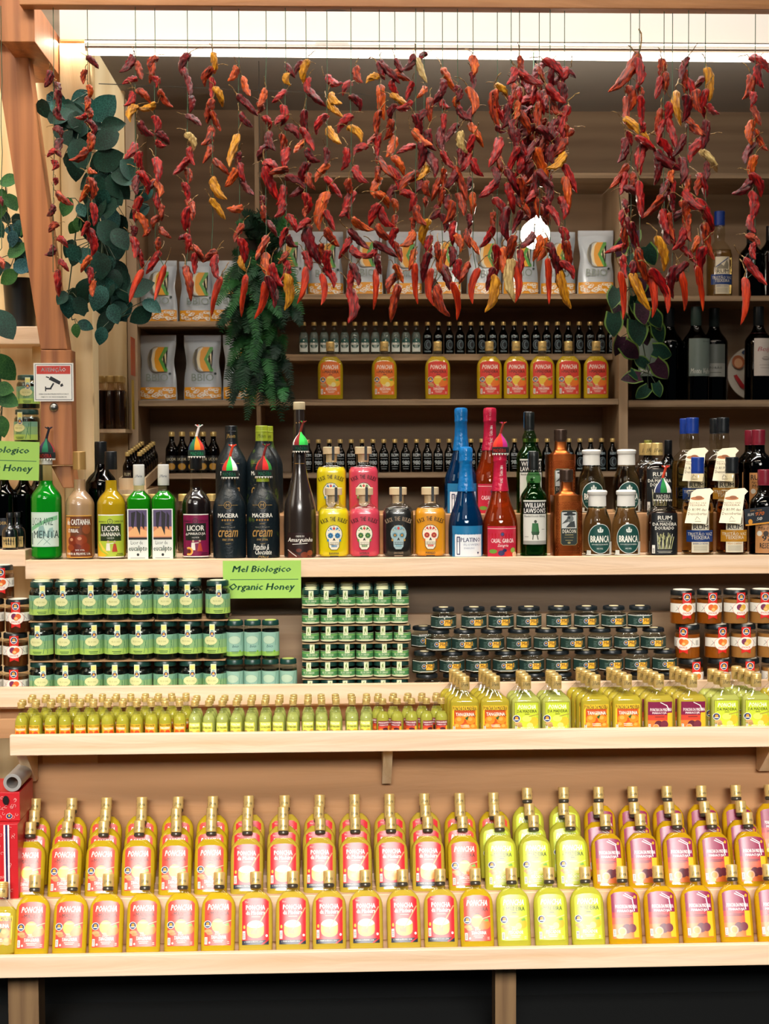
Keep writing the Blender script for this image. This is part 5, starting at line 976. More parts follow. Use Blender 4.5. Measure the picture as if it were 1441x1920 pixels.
for i in range(18): put('mini_rum', 'miniature_bottle', f'dark rum miniature on the second back shelf, {nth(i)} from the left', 'bottle', 801+20.3*i, YC+.14, ZB6, 'dark rum miniatures beside the clear ones', mid=.05)
for i in range(30): put('mini_980' if i < 22 or i > 40 else 'mini_rum', 'miniature_bottle', f'black rum miniature on the lowest back shelf, {nth(i)} from the left', 'bottle', 556+20.4*i, YC+.03, GZ(886), 'black rum miniatures on the lowest back shelf', mid=.05)
for i in range(5): put('mini_honey', 'miniature_bottle', f'dark miniature in the shaded lower left back shelf, {nth(i)} from the left', 'bottle', 322+19.5*i, YC+.06, GZ(886), 'dark miniatures in the lower left back shelf', mid=.05, scale=1.25)
for i, (px, k) in enumerate([(619, 'regional'), (720, 'regional'), (820, 'tangerine'), (917, 'tangerine'), (967, 'tangerine'), (1016, 'tangerine'), (1065, 'tangerine'), (1117, 'tangerine')]):
    put('big_'+k, 'poncha_bottle', f'{"orange" if k == "regional" else "red"} labelled poncha bottle on the back shelf, {nth(i)} from the left', 'bottle', px, YC+.045, GZ(749), 'poncha bottles on the back shelf', scale=(1.02, 1.02, 1.03))
wz = GZ(752)
for i, (px, k, lab, s_) in enumerate([(1210, 'wine_monte', 'dark wine bottle with grey label behind the purple leaves, left one', 1.1), (1254, 'wine_plain', 'dark wine bottle behind the purple leaves, right one', 1.1), (1304, 'wine_monte', 'dark wine bottle with grey green label beside the purple plant', 1.1), (1338, 'wine_esporao', 'dark wine bottle with two part grey label', 1.1), (1421, 'wine_rose', 'dark rose wine bottle with whitish label in front of the plate', 1.1)]):
    put(k, 'wine_bottle', lab, 'bottle', px, YC+.06+(.05 if i in (1, 3) else 0), wz, 'wine bottles on the right back shelf', scale=s_, rz=R_(-8 if i == 3 else 0))
put('tristao_blue_plain', 'rum_bottle', 'pale rum bottle with blue cap high on the right back shelf', 'bottle', 1348, YC+.06, GZ(555), scale=(.98, .98, 1.07))
put('wine_plain', 'gin_bottle', 'dark blue bottle high on the right back shelf beside the rum', 'bottle', 1408, YC+.07, GZ(555), scale=(1.0, 1.0, .8)); put('wine_plain', 'gin_bottle', 'dark bottle high on the right back shelf at the photo edge', 'bottle', 1444, YC+.07, GZ(555), scale=(1.0, 1.0, .84))
# painted plate leaning behind the rose wine
sp = S(YC+.2); pl = MB(); pl.loft([(0, 30*sp), (.002, 32*sp), (.006, 48*sp), (.012, 52*sp), (.014, 51.5*sp), (.009, 46*sp), (.005, 30*sp), (.005, .1*sp)], C('#cfc8bb', .3, 0, .5), 2, 40)
pl.v = [(x, -z, y) for x, y, z in pl.v]
u = link('painted_plate', None, None, (X(1412, 660, YC+.2), YC+.2, wz+52*sp*.99), (R_(-9), 0, 0)); tag(u, 'white painted plate with shells leaning behind the rose wine bottle', 'plate')
link('dish', pl.mesh('dish'), u)
pa_ = Art().e(-30, 22, 12, 13, '#b0623a').e(-30, 20, 8, 9, '#d9a37a').p([(-40, -4), (-34, -2), (-22, -20), (-12, -30), (-16, -34), (-28, -26)], '#b5262a').e(-12, -20, 8, 5, '#c23a2a').e(8, -32, 9, 6, '#3c5a7a').e(-14, 40, 9, 5, '#2a3a5a').e(20, 36, 10, 6, '#b0623a').e(38, 8, 6, 12, '#3c5a7a')
for it in ([0, 1], [2, 3], [4], [5], [6], [7]):
    a1 = Art(); a1.i = [pa_.i[q] for q in it]; pp = a1.build(lambda x, y, o: (x, -(7+o), y), sp, 400, 1.0); link('painted_motif', pp.mesh('painted_motif', False), u)
# hanging bulb with rope wrapped cord and dried straw braid
Yl = .5; bl = P(1003, 440, Yl); u = link('pendant_lamp', None, None, bl); tag(u, 'bare glowing bulb hanging on a wrapped cord behind the chillies', 'lamp')
m = MB(); m.loft([(-.046+.0, .003)]+[(.046*math.sin(R_(a)), .046*math.cos(R_(a))) for a in range(-75, 61, 15)]+[(.055, .016), (.068, .014)], emit('#fff4e2', 30), 2, 24); one('bulb', m, parent=u, smooth=True)
m = MB(); m.loft([(.066, .018), (.07, .02), (.11, .02), (.12, .008)], C('#1a1817', .5), 2, 16); one('socket', m, parent=u, smooth=True)
m = MB(); m.tube([(0, 0, .118), (-.004, 0, .3), (0, 0, zc-bl.z)], .004, C('#1b1917', .7)); one('cord', m, parent=u)
lb = lamp('bulb_light', 'POINT', bl, None, 3.0, (1, .86, .66), .05); lb.parent = u; lb.location = (0, -.06, 0)
straw = C('#7a5a3a', .8); m = MB(); rr = random.Random(5)
tp = P(978, 205, .34)
for k in range(46):
    x0, x1 = rr.uniform(-.022, .022), rr.uniform(-.045, .045); y0, y1 = rr.uniform(-.02, .02), rr.uniform(-.04, .04); ln = rr.uniform(.2, .34)
    m.tube([(x0*.5, y0*.5, .1), (x0*1.3, y0, 0), (x0*1.2, y0, -.08), ((x0+x1)/2, (y0+y1)/2, -ln*.6), (x1, y1, -ln)], .0028, straw, 4, .0012)
m.loft([(-.012, .03), (0, .034), (.012, .03)], C('#5a3f28', .8), 2, 16)
u = one('straw_braid', m, 'bundle of dried brown straw hanging behind the dense chillies', 'bundle', centre=False); u.location = tp
m = MB().tube([tp+Vector((0, 0, .09)), Vector((tp.x, tp.y, zc))], .002, straw); one('twine', m, 'thin brown cord holding the straw bundle from the ceiling', 'cord')
# ---------------------------------------------------------------- dried chillies
def skin(n, a, b, c): return mottle(n, a, b, 2.2, .3, c, bump=.005, lo=.36, hi=.58, spec=.5)
CH = {'r': skin('red_chilli', '#4a0810', '#b8161a', '#d23a1a'), 'd': skin('maroon_chilli', '#22060a', '#7c101c', '#a01c24'), 'b': skin('rust_chilli', '#42100c', '#b83a18', '#e07424'),
      'o': skin('orange_chilli', '#8a2a10', '#dc5c18', '#f09030'), 'y': skin('yellow_chilli', '#9a5c12', '#e09c1c', '#f0b82c'), 'c': skin('straw_chilli', '#a08048', '#dcc080', '#ead39a'), 'f': skin('scarlet_chilli', '#9a1c0c', '#dc3c14', '#ea5a20')}
stemm = mottle('chilli_stem', '#5a3a1c', '#b08c50', 3, .6)
CM = {}
for vi in range(5):
    rr = random.Random(vi+20); bend = rr.uniform(.5, 1.6)*rr.choice((-1, 1)); tipb = rr.uniform(-1, 1); ph = [rr.uniform(0, 6) for _ in range(6)]
    prof = [(.5, .30), (.485, .55), (.45, .8), (.40, .93), (.33, 1.0), (.26, 1.02), (.19, 1.0), (.12, 1.0), (.05, .97), (-.02, .95), (-.09, .9), (-.16, .84), (-.23, .76), (-.30, .66), (-.36, .53), (-.42, .38), (-.47, .2), (-.5, .05)]
    for c, m_ in CH.items():
        if c == 'f': prof2 = [(z, r*(1-.12*(1 if z < .1 else 0))) for z, r in prof]
        else: prof2 = prof
        vs, fs = [], []; seg = 22
        for z, r in prof2:
            ox = bend*(z*z*2.2)+(tipb*max(0, -z-.25)*2.4)
            for i in range(seg):
                t = 2*math.pi*i/seg; k = 1 if c != 'f' else .45
                q = r*(1+k*(.15*math.sin(3*t+ph[0]+z*7)+.13*math.sin(5*t+ph[1]-z*13)+.07*math.sin(9*t+ph[4]+z*21)+.10*math.sin(z*27+ph[2]+2.4*math.sin(t+ph[3]))))
                vs.append((q*math.cos(t)+ox, q*math.sin(t)*.75, z))
        for k in range(len(prof)-1):
            for i in range(seg): j = (i+1) % seg; fs.append((k*seg+j, k*seg+i, (k+1)*seg+i, (k+1)*seg+j))
        fs.append(tuple(range(seg))); fs.append(tuple(range(len(prof)*seg-1, (len(prof)-1)*seg-1, -1)))
        CM[(vi, c)] = MB().add(vs, fs, m_).mesh('chilli', angle=180)
    m = MB(); ox = bend*.55
    m.tube([(ox, 0, 2.35), (ox, 0, 2.7), (ox+.3, .1, 3.1), (ox+.9*tipb, .3, 3.6), (ox+2*tipb, .3, 4.2), (ox+3.4*tipb, .2, 4.5)], .13, stemm, 6, .09); m.tube([(ox, 0, 2.62), (ox, 0, 2.45), (ox, 0, 2.3)], .16, stemm, 8, .5)
    m.v = [(x, y, z/5) for x, y, z in m.v]; CM[(vi, 's')] = m.mesh('stem')
DATA = {
 1: ['290|265,430,-20,90,d;312,490,0,100,d;318,545,0,110,d;312,625,30,80,d;322,705,40,70,d;310,800,0,110,d;278,822,-60,60,r;303,893,0,55,r;303,980,0,40,r;345,1080,50,110,b;280,1145,-30,75,d;283,1225,-50,70,b;340,1300,50,80,r;280,1365,-40,70,d;343,1430,40,80,r;313,1530,0,140,r',
  '474|503,335,45,85,d;450,412,-15,75,b;487,495,0,70,o;475,560,-5,80,b;445,635,-70,60,r;488,615,10,70,b;503,685,25,90,d;492,780,-15,110,b;435,850,-55,110,b;495,928,60,50,o;458,1045,-30,100,o;506,1020,5,120,b;512,1160,5,120,r;462,1235,-30,85,r;505,1305,10,150,r;460,1425,-30,100,o;490,1490,0,90,r;498,1565,-5,90,o',
  '733|697,352,-30,120,d;755,390,15,105,b;703,432,-75,85,r;780,510,50,100,b;710,545,-25,90,r;702,605,-25,100,y;780,707,45,105,d;712,820,-30,110,r;748,872,5,100,r;790,980,25,130,r;732,1003,0,110,d;737,1130,-15,140,r;780,1205,25,120,o;727,1250,5,60,d;735,1340,10,120,r;760,1400,15,110,r;727,1545,-20,190,f',
  '838|815,335,-30,90,b;820,390,-10,110,b;850,438,20,60,r;885,540,35,110,b;798,585,-70,95,y;853,672,5,90,r;885,742,50,90,d;865,785,60,60,r;855,915,10,140,r;815,1005,-40,90,d;862,1018,25,110,o;850,1095,10,110,r;873,1148,0,90,b;832,1195,-30,80,b;795,1255,-20,60,b;885,1258,45,85,b;850,1330,0,90,b;828,1420,-30,140,r;860,1535,-15,200,f',
  '1013|985,340,-25,120,d;1000,400,15,90,d;1023,470,10,110,d;1038,560,0,90,d;1055,650,55,100,d;1040,760,25,100,c;1027,850,15,100,r;977,905,-40,120,r;1022,950,10,80,b;1012,1035,15,100,r;1035,1130,15,120,b;1003,1195,-5,150,r;985,1282,-70,50,d;1018,1320,0,110,r;1072,1365,40,110,b;1050,1425,0,110,r;1022,1525,10,190,b',
  '1146|1160,340,5,110,y;1112,405,-35,110,b;1146,480,0,110,r;1190,520,25,110,y;1127,600,-15,130,b;1165,655,25,110,b;1133,745,-25,120,b;1127,830,-20,110,b;1193,900,45,120,b;1170,1030,30,140,y;1178,1130,35,130,y;1132,1380,-50,90,b;1158,1450,5,140,r;1160,1600,-15,210,f',
  '1291|1265,405,-25,90,o;1330,480,20,120,o;1338,570,45,150,d;1325,655,40,100,d;1253,820,-15,190,y;1285,870,-10,90,d;1253,965,-30,110,o;1300,930,10,110,r;1340,1025,40,110,d;1270,1132,-80,85,o;1283,1260,-25,110,b;1320,1355,10,140,r;1303,1420,5,90,y;1312,1600,-8,220,f',
  '8|0,1080,50,60,d;5,1415,50,80,b'],
 2: ['285|265,365,-20,110,o;258,410,0,60,b;298,487,30,80,r;300,595,15,110,d;257,650,-35,105,d;305,820,20,190,r;270,915,0,60,d;270,985,5,90,b;315,1055,35,100,d;258,1170,-25,150,b;280,1265,10,160,o;330,1325,25,140,r;325,1400,15,170,d;268,1455,-15,200,f',
  '390|410,205,30,90,d;390,257,10,70,y;355,350,-50,100,r;388,450,0,110,r;350,475,-50,70,r;435,530,50,100,d;380,610,0,110,b;385,680,-10,120,r;318,715,60,100,r;350,750,-75,110,b;375,885,-15,110,r;370,960,-20,110,r;430,1030,30,110,r;480,1040,-50,100,r;375,1110,-20,110,r;413,1140,35,80,d;380,1220,-35,80,b;398,1290,-10,110,r;412,1405,0,190,y',
  '500|458,185,-45,80,d;485,215,-10,130,y;503,295,0,90,r;545,350,45,150,d;490,490,5,130,d;515,580,30,140,r;460,622,-40,100,o;525,680,45,100,d;480,760,-15,120,d;445,800,60,120,d;515,810,20,100,b;455,865,-50,110,d;513,930,5,120,r;493,975,-10,60,b;497,1085,-30,100,b;530,1160,20,200,d;515,1235,20,110,r;490,1370,-12,200,f',
  '613|645,275,60,100,r;650,370,40,90,y;648,415,40,120,y;570,490,-35,120,r;645,565,35,120,y;612,675,0,90,d;578,755,-40,120,o;650,840,40,140,r;572,965,-15,210,o;630,1020,25,120,r;635,1115,35,120,b;580,1195,10,100,b;610,1240,5,120,r;640,1320,30,120,r;600,1395,0,170,f',
  '743|773,238,15,100,b;715,293,-35,90,r;780,375,40,100,d;700,485,-45,120,r;778,540,45,110,y;722,690,-10,120,r;785,625,-60,90,r;782,780,35,120,r;730,840,10,90,b;722,930,-15,150,r;705,980,-40,80,r;798,1050,60,130,o;785,1125,45,150,d;712,1165,-30,130,r;775,1200,60,100,r;740,1340,-10,130,r;775,1310,20,130,d;758,1480,0,200,r',
  '896|855,243,-70,80,y;905,205,10,110,d;945,210,45,170,d;905,380,5,180,o;880,490,-10,130,b;860,580,-50,100,b;885,620,-5,110,r;932,740,40,180,b;887,770,0,90,b;868,840,-20,120,o;860,985,-25,130,r;922,1015,35,130,r;925,900,45,110,o;915,1095,50,120,b;930,1175,60,150,d;848,1205,-60,90,r;890,1260,10,110,d;877,1390,-3,210,f',
  '980|1005,190,30,90,d;1018,240,60,100,b;968,300,20,80,r;1010,370,55,120,y;957,430,-20,90,d;1030,410,-65,100,r;957,530,-15,120,b;965,625,-20,130,o;1040,630,-70,110,r;1008,715,35,120,o;985,780,30,140,r;955,870,-20,90,d;985,940,15,80,o;977,1030,0,80,b;965,1110,-10,110,r;1000,1185,25,120,b;1003,1300,30,110,o;953,1350,-30,120,b;975,1465,-12,200,b',
  '1093|1060,180,-35,110,d;1057,320,-20,100,r;1115,460,-30,100,d;1110,500,20,120,d;1120,585,45,140,o;1130,670,0,140,d;1045,800,-45,160,b;1065,880,60,100,r;1080,920,-5,100,r;1105,1000,25,120,b;1080,1040,0,70,b;1060,1130,-40,120,o;1075,1230,-15,120,o;1088,1360,3,210,f',
  '1137|1125,130,-45,60,d;1120,205,20,150,c;1133,325,-30,80,o;1165,420,0,130,b;1160,590,15,120,d;1185,700,25,170,d;1140,760,-30,120,y;1115,820,0,100,d;1145,850,10,90,b;1145,920,0,60,b;1130,1085,-10,150,y;1160,1160,0,120,r;1140,1270,-10,160,d;1160,1380,0,200,f',
  '1237|1270,260,30,140,o;1240,310,-10,110,d;1210,355,-35,120,d;1243,400,40,70,r;1243,490,0,90,r;1225,590,0,160,d;1280,545,-35,120,d;1265,700,35,120,r;1200,850,-20,130,b;1245,790,0,100,b;1230,900,-10,120,b;1200,985,-30,90,d;1270,940,10,120,d;1255,1030,15,100,d;1210,1190,0,110,b;1225,1250,0,150,o;1260,1320,20,150,d;1200,1390,20,110,d;1217,1460,20,180,b',
  '1318|1330,335,0,90,d;1312,390,20,80,o;1345,450,40,100,d;1335,600,15,120,c;1335,680,0,90,d;1370,700,-20,140,r;1290,800,-30,130,d;1340,820,20,190,b;1285,980,-15,130,b;1345,930,15,130,b;1290,1085,-5,130,r;1330,1130,25,110,o;1295,1210,0,110,d;1313,1290,5,120,r;1355,1300,-25,130,b;1318,1450,10,200,f',
  '1402|1410,185,0,130,o;1405,265,10,90,d;1410,370,12,150,o;1385,440,-20,90,d;1420,550,30,150,o;1380,630,-20,150,r;1415,740,30,110,r;1400,930,0,130,o;1380,830,-20,80,d;1385,1020,0,80,d;1410,1160,30,110,o;1370,1110,0,110,b;1397,1370,-12,190,f'],
 3: ['200|225,262,50,80,y;182,350,5,160,b;212,375,30,100,r;215,450,60,60,d;195,550,-20,150,r;210,600,10,90,b;200,660,0,90,d;165,720,-45,120,r;220,800,30,110,r;178,860,0,70,b;232,880,0,160,d;160,940,-30,110,r;200,1040,5,140,r;225,1060,10,150,o;165,1130,-15,110,d;185,1200,-12,170,y',
  '263|275,205,-20,90,r;260,320,0,60,r;250,390,-10,110,d;292,365,-10,90,o;270,460,10,120,d;290,510,15,120,d;270,580,-20,120,r;275,690,30,140,d;262,760,15,140,r;290,870,-20,110,d;260,990,-10,120,b;252,1130,0,200,c',
  '301|310,165,10,100,b;345,215,55,120,r;300,295,0,90,r;325,400,35,130,b;320,560,15,140,r;305,615,-10,100,r;315,720,10,110,b;300,780,20,80,d;330,810,40,90,b;308,1050,0,110,r;298,1140,3,190,f',
  '391|400,190,20,80,b;375,275,-20,110,r;400,325,15,110,r;385,400,0,150,b;410,510,-20,100,b;350,545,-30,120,d;400,610,25,160,o;375,690,0,90,d;350,760,-40,100,r;380,780,5,140,b;340,960,-45,110,d;385,990,-15,120,o;415,1000,-20,110,o',
  '441|465,155,50,120,r;445,210,0,100,d;465,290,45,120,r;450,440,-10,90,d;435,470,45,120,d;440,560,0,90,d;480,600,-45,120,y;420,675,40,110,d;440,740,0,110,d;430,800,0,90,d;465,840,30,110,r;455,1020,15,120,d;480,1080,10,120,d;435,1140,3,200,f',
  '507|530,185,60,80,d;490,215,-50,110,r;500,290,0,120,d;465,355,30,110,b;495,410,-10,150,r;512,470,5,90,b;490,530,-35,110,b;535,670,25,140,r;520,740,5,170,o;510,800,10,110,r;510,940,5,100,r;525,1020,10,130,b;530,1080,40,100,r;500,1180,15,180,y',
  '808|795,195,-35,210,b;820,300,10,110,b;790,370,-5,140,b;840,440,50,150,y;805,485,20,70,r;780,550,-15,120,d;760,665,-35,130,b;775,700,-15,110,r;820,680,-10,80,b;785,790,0,60,d;770,840,-20,90,r;745,990,-70,110,r;780,930,0,100,b;775,1080,5,110,r;776,1205,5,210,f',
  '849|855,190,0,140,r;855,280,0,70,b;858,360,5,130,r;865,440,0,60,r;885,510,60,120,r;850,570,-15,160,r;820,725,60,90,d;852,770,5,170,r;805,900,15,110,d;825,940,20,150,d;862,1080,20,180,b;820,1110,0,120,d;850,1190,25,190,y',
  '961|955,180,0,110,b;935,260,-15,110,r;970,235,0,100,b;935,410,-10,120,b;940,460,-15,110,r;980,540,40,150,r;980,600,60,160,d;935,640,0,120,d;990,665,0,60,o;960,730,-20,110,d;913,805,-40,130,b;960,870,10,120,r;970,930,0,110,d;960,1010,15,160,y;950,1150,35,180,r;918,1200,5,200,f',
  '1000|980,380,-15,110,r;1018,345,5,160,y;1000,470,10,150,r;1030,530,-30,120,d;995,720,0,120,r;1000,780,10,90,d;1025,840,-60,110,d;985,890,10,120,b;1000,940,10,90,r;990,1140,-5,150,d;978,1220,5,130,f',
  '1073|1045,175,-20,120,d;1060,225,5,100,b;1090,270,25,130,r;1105,320,10,110,b;1068,350,0,120,d;1100,440,45,120,b;1100,530,-40,150,r;1055,630,0,130,d;1070,700,0,100,b;1085,780,40,130,r;1060,820,10,100,b;1065,900,0,130,b;1040,955,-25,110,r;1080,1020,40,110,r;1035,1090,-30,100,d;1055,1180,12,190,f',
  '1150|1117,235,-45,100,d;1170,240,5,150,y;1140,330,0,130,r;1180,360,50,70,r;1152,470,-5,130,d;1175,585,45,130,c;1158,640,-5,90,d;1120,690,-25,110,b;1145,700,20,120,r;1160,840,30,180,r;1155,960,15,170,b;1105,975,-20,90,o;1120,1060,0,160,r;1130,1170,12,200,f',
  '1378|1405,135,50,110,r;1388,205,10,110,r;1357,255,-10,110,b;1372,305,0,70,r;1385,385,20,100,b;1350,455,-10,120,o;1395,500,30,110,b;1340,555,-25,110,d;1360,620,0,110,o;1395,690,35,120,r;1325,720,-50,110,d;1375,800,-5,140,r;1355,880,5,90,r;1375,945,50,80,b;1365,1005,0,80,r;1380,1100,35,160,r;1337,1230,-3,210,f']}
ZM = {1: (0, 0, 2.882), 2: (400, 60, 2.882), 3: (850, 60, 2.438)}
green = C('#35553a', .6); YC_ = -.075; rc = random.Random(3); zbeam = Z(13, -.1)
allc = []
for zk, L_ in DATA.items():
    ox, oy, k = ZM[zk]
    for s in L_:
        h, b = s.split('|'); px = ox+float(h)/k; pcs = []
        for e in b.split(';'):
            x, y, a, l, c = e.split(','); pcs.append((ox+float(x)/k, oy+float(y)/k, float(a), float(l)/k, c))
        allc.append((px, pcs))
allc.sort(key=lambda t: t[0])
def chilli(root, px, py, a, ln, c, Y, org):
    p = P(px, py, Y); vi = rc.randrange(5); s = S(Y); L_ = ln*s*1.04; w = ((4.6+.072*ln) if c != 'f' else (4.2+.05*ln))*s
    if c in 'yc' and ln > 50: w *= .95
    o = link('chilli', CM[(vi, c)], root); mtx = Matrix.Rotation(-R_(a), 4, 'Y') @ Matrix.Rotation(R_(rc.uniform(-18, 18)), 4, 'X') @ Matrix.Rotation(rc.uniform(0, 6.28), 4, 'Z')
    o.matrix_local = Matrix.Translation(p-org) @ mtx @ Matrix.Diagonal((w, w, L_, 1))
    st = link('stem', CM[(vi, 's')], o); st['label'] = 'dry brown stem'
    return p
desc = {'y': 'a yellow', 'f': 'a long scarlet', 'o': 'an orange', 'b': 'a rust red', 'r': 'a deep red', 'c': 'a straw coloured', 'd': 'a maroon'}
for i, (px, pcs) in enumerate(allc):
    Y = YC_+((i % 3)-1)*.012; pcs.sort(key=lambda t: t[1]); bottom = pcs[-1]; top = P(px, 100, Y); org = Vector((top.x, Y, zbeam))
    root = link('chilli_string', None, None, org)
    side = 'left' if i < 17 else 'right'; n_ = nth(i) if side == 'left' else nth(len(allc)-1-i)
    tag(root, f'hanging string of dried chillies ending in {desc[bottom[4]]} one, {n_} string from the {side}', 'chilli string', 'strings of dried chillies hanging from the front beam')
    pts = [Vector((0, 0, .0)), P(px, 110, Y)-org]; cur = []
    for q in pcs:
        x, y, a, ln, c = q; yy = Y+rc.uniform(-.012, .012)
        chilli(root, x, y, a, ln, c, yy, org)
    for y in range(150, int(bottom[1]-bottom[3]*.4), 45): pts.append(P(px+rc.uniform(-1.5, 1.5), y, Y+.002)-org)
    ba = R_(bottom[2]); pts.append(P(bottom[0]-math.sin(ba)*bottom[3]*.5, bottom[1]-math.cos(ba)*bottom[3]*.5, Y)-org)
    one('cord', MB().tube(pts, .0011, green, 5), parent=root)
# dense bunch behind, in front of the straw bundle
org = P(1005, 130, .10); root = link('chilli_bunch', None, None, org); tag(root, 'thick dark bunch of dried chillies hanging behind the strings right of the middle', 'chilli bunch')
one('cord', MB().tube([P(1000, 88, .262)-org, P(1000, 160, .1)-org, P(1005, 300, .1)-org, P(1000, 500, .1)-org], .002, green, 5), parent=root)
for k in range(70):
    t = rc.random(); y = 135+t*270; x = 1003+rc.gauss(0, 24 if t < .35 else 20)
    chilli(root, x, y, rc.uniform(-60, 60), rc.uniform(30, 48), rc.choice('dddrbdb'), .09+rc.uniform(-.03, .03), org)
# ---------------------------------------------------------------- plants
def leafgeo(mb, base, dirv, nrm, L_, W_, mat, fold=.25, droop=.3, heart=0, edge=None, n=8):
    d = dirv.normalized(); u = d.cross(nrm).normalized(); w = u.cross(d).normalized()
    rings = []
    for k in range(n+1):
        t = k/n; wd = math.sin(math.pi*min(1, t*.93+.06)**(.75 if heart else .9))**.85
        if heart and t < .18: wd = .75+t
        if k == n: wd = .0
        c = base+d*(t*L_-(0))-w*(droop*L_*t*t)
        row = []
        for q in (-1, -.82, 0, .82, 1):
            back = (.12*L_ if heart and t < .1 and q else 0)
            row.append(c+u*(q*wd*W_/2)+w*(abs(q)*wd*W_*fold*.5)-d*back*abs(q))
        rings.append(row)
    vs = [v for r in rings for v in r]; f1, f2 = [], []
    for k in range(n):
        for q in range(4):
            a = k*5+q; f = (a, a+1, a+6, a+5); (f2 if q in (0, 3) else f1).append(f)
    mb.add(vs, f1, mat); mb.add(vs, f2, edge or mat)
def leafmat(name, a, b, vein, vs=60, rough=.4):
    m = newmat(name); bs = m.node_tree.nodes['Principled BSDF']; bs.inputs['Roughness'].default_value = .6; bs.inputs['Specular IOR Level'].default_value = .22
    tc = N(m, 'ShaderNodeTexCoord'); vo = N(m, 'ShaderNodeTexVoronoi'); vo.feature = 'DISTANCE_TO_EDGE'; vo.inputs['Scale'].default_value = vs*2.2
    n1 = N(m, 'ShaderNodeTexNoise'); n1.inputs['Scale'].default_value = 14
    L(m, tc.outputs['Object'], vo.inputs['Vector']); L(m, tc.outputs['Object'], n1.inputs['Vector'])
    r1 = N(m, 'ShaderNodeValToRGB'); r1.color_ramp.elements[0].color = lin(a); r1.color_ramp.elements[1].color = lin(b); r1.color_ramp.elements[0].position = .35; r1.color_ramp.elements[1].position = .65
    r2 = N(m, 'ShaderNodeValToRGB'); r2.color_ramp.elements[0].color = (.45,)*3+(1,); r2.color_ramp.elements[1].color = (0, 0, 0, 1); r2.color_ramp.elements[1].position = .06
    mx = N(m, 'ShaderNodeMix', data_type='RGBA'); mx.inputs[7].default_value = lin(vein)
    L(m, n1.outputs['Fac'], r1.inputs[0]); L(m, vo.outputs['Distance'], r2.inputs[0]); L(m, r2.outputs[0], mx.inputs[0]); L(m, r1.outputs[0], mx.inputs[6]); L(m, mx.outputs[2], bs.inputs['Base Color'])
    return m
lf_teal = leafmat('teal_leaf', '#0a2a26', '#12413a', '#3f7f74'); lf_dk = leafmat('dark_leaf', '#08201a', '#0f3328', '#1f5a46'); lf_gr = leafmat('green_leaf', '#1d4422', '#2f5f2b', '#55803f'); stm = C('#2c3a22', .7); lf_blue = leafmat('blue_leaf', '#143a44', '#23545e', '#5f9aa0')
def vine(name, lab, cat, path, Y, nl, spread, size, mats, seed, elong=1.35, named=(), grp=None, heart=0, edge=None, hang=.7):
    rr = random.Random(seed); org = P(*path[0], Y); root = link(name, None, None, org); tag(root, lab, cat, grp)
    sm = MB(); pts = [P(x, y, Y)-org for x, y in path]; sm.tube(pts, .003, stm, 6, .0015); lm = MB()
    for k in range(nl):
        if k < len(named): x, y, sz, an = named[k]; yy = Y-.03-.002*k
        else:
            t = rr.random()*(len(path)-1.001); i = int(t); f = t-i; x = path[i][0]*(1-f)+path[i+1][0]*f+rr.gauss(0, spread); y = path[i][1]*(1-f)+path[i+1][1]*f+rr.gauss(0, spread*.5); sz = rr.uniform(*size); an = rr.gauss(0, 55); yy = Y+rr.uniform(-.05, .06)
        a = R_(an); base = P(x-math.sin(a)*sz*.5, y-math.cos(a)*sz*.5, yy)-org; s = S(yy)
        d = Vector((math.sin(a), rr.uniform(-.3, .2), -math.cos(a))); nr = Vector((rr.uniform(-.5, .5), -1, rr.uniform(-.1, .7)))
        leafgeo(lm, base, d, nr, sz*s, sz*s/elong, rr.choice(mats), rr.uniform(.05, .3), rr.uniform(-.05, .3), heart, edge)
        near = min(pts, key=lambda q: (q-base).length); sm.tube([near, (near+base)/2+Vector((0, .01, .008)), base], .0012, stm, 4)
    one('stems', sm, parent=root); link('leaves', lm.mesh('leaves'), root)
    return root
vine('artificial_vine', 'dark green trailing leaves hanging in front of the pale post at the left', 'plant', [(118, 205), (150, 230), (190, 290), (205, 370), (190, 450), (200, 540), (215, 600)], .14, 104, 26, (36, 58), [lf_teal, lf_dk, lf_dk, lf_dk], 2,
     named=[(195, 200, 62, 140), (140, 255, 56, 60), (120, 250, 50, 20), (212, 235, 44, 100), (205, 300, 60, 110), (240, 330, 62, 80), (150, 290, 60, 10), (165, 420, 55, -10), (205, 440, 60, 30), (140, 480, 40, -20), (190, 500, 50, 0), (265, 540, 55, 110), (285, 575, 40, 60), (185, 560, 50, -20), (215, 590, 40, 20), (190, 630, 34, -10)])
vine('artificial_vine', 'thin leafy tendril hanging beside the slanting brace above the warning sign', 'plant', [(165, 330), (148, 380), (138, 470), (128, 550), (135, 600)], .12, 13, 12, (26, 42), [lf_dk, lf_gr, lf_teal], 5, named=[(128, 575, 44, 0), (150, 575, 38, 20), (160, 610, 30, 70), (142, 620, 26, 0), (116, 560, 30, -30)])
vine('pothos_plant', 'green leafy plant in the black pot at the far left', 'plant', [(33, 515), (28, 480), (15, 420), (10, 350)], .34, 24, 16, (30, 46), [lf_gr, lf_teal, lf_dk, lf_blue], 7, named=[(20, 340, 40, 100), (22, 380, 36, 30), (38, 430, 30, 160), (35, 470, 44, 120), (15, 520, 40, -60), (60, 480, 38, 60), (45, 500, 40, 90)])
vine('pothos_plant', 'speckled green leaves trailing down the left edge of the photo', 'plant', [(-8, 590), (-2, 640), (0, 700), (4, 760), (0, 860)], .1, 9, 8, (34, 60), [lf_dk, lf_gr], 8, named=[(8, 610, 66, 35), (6, 690, 60, 40), (14, 750, 46, 60), (4, 800, 40, 10), (10, 730, 40, 80), (2, 845, 30, 0)])
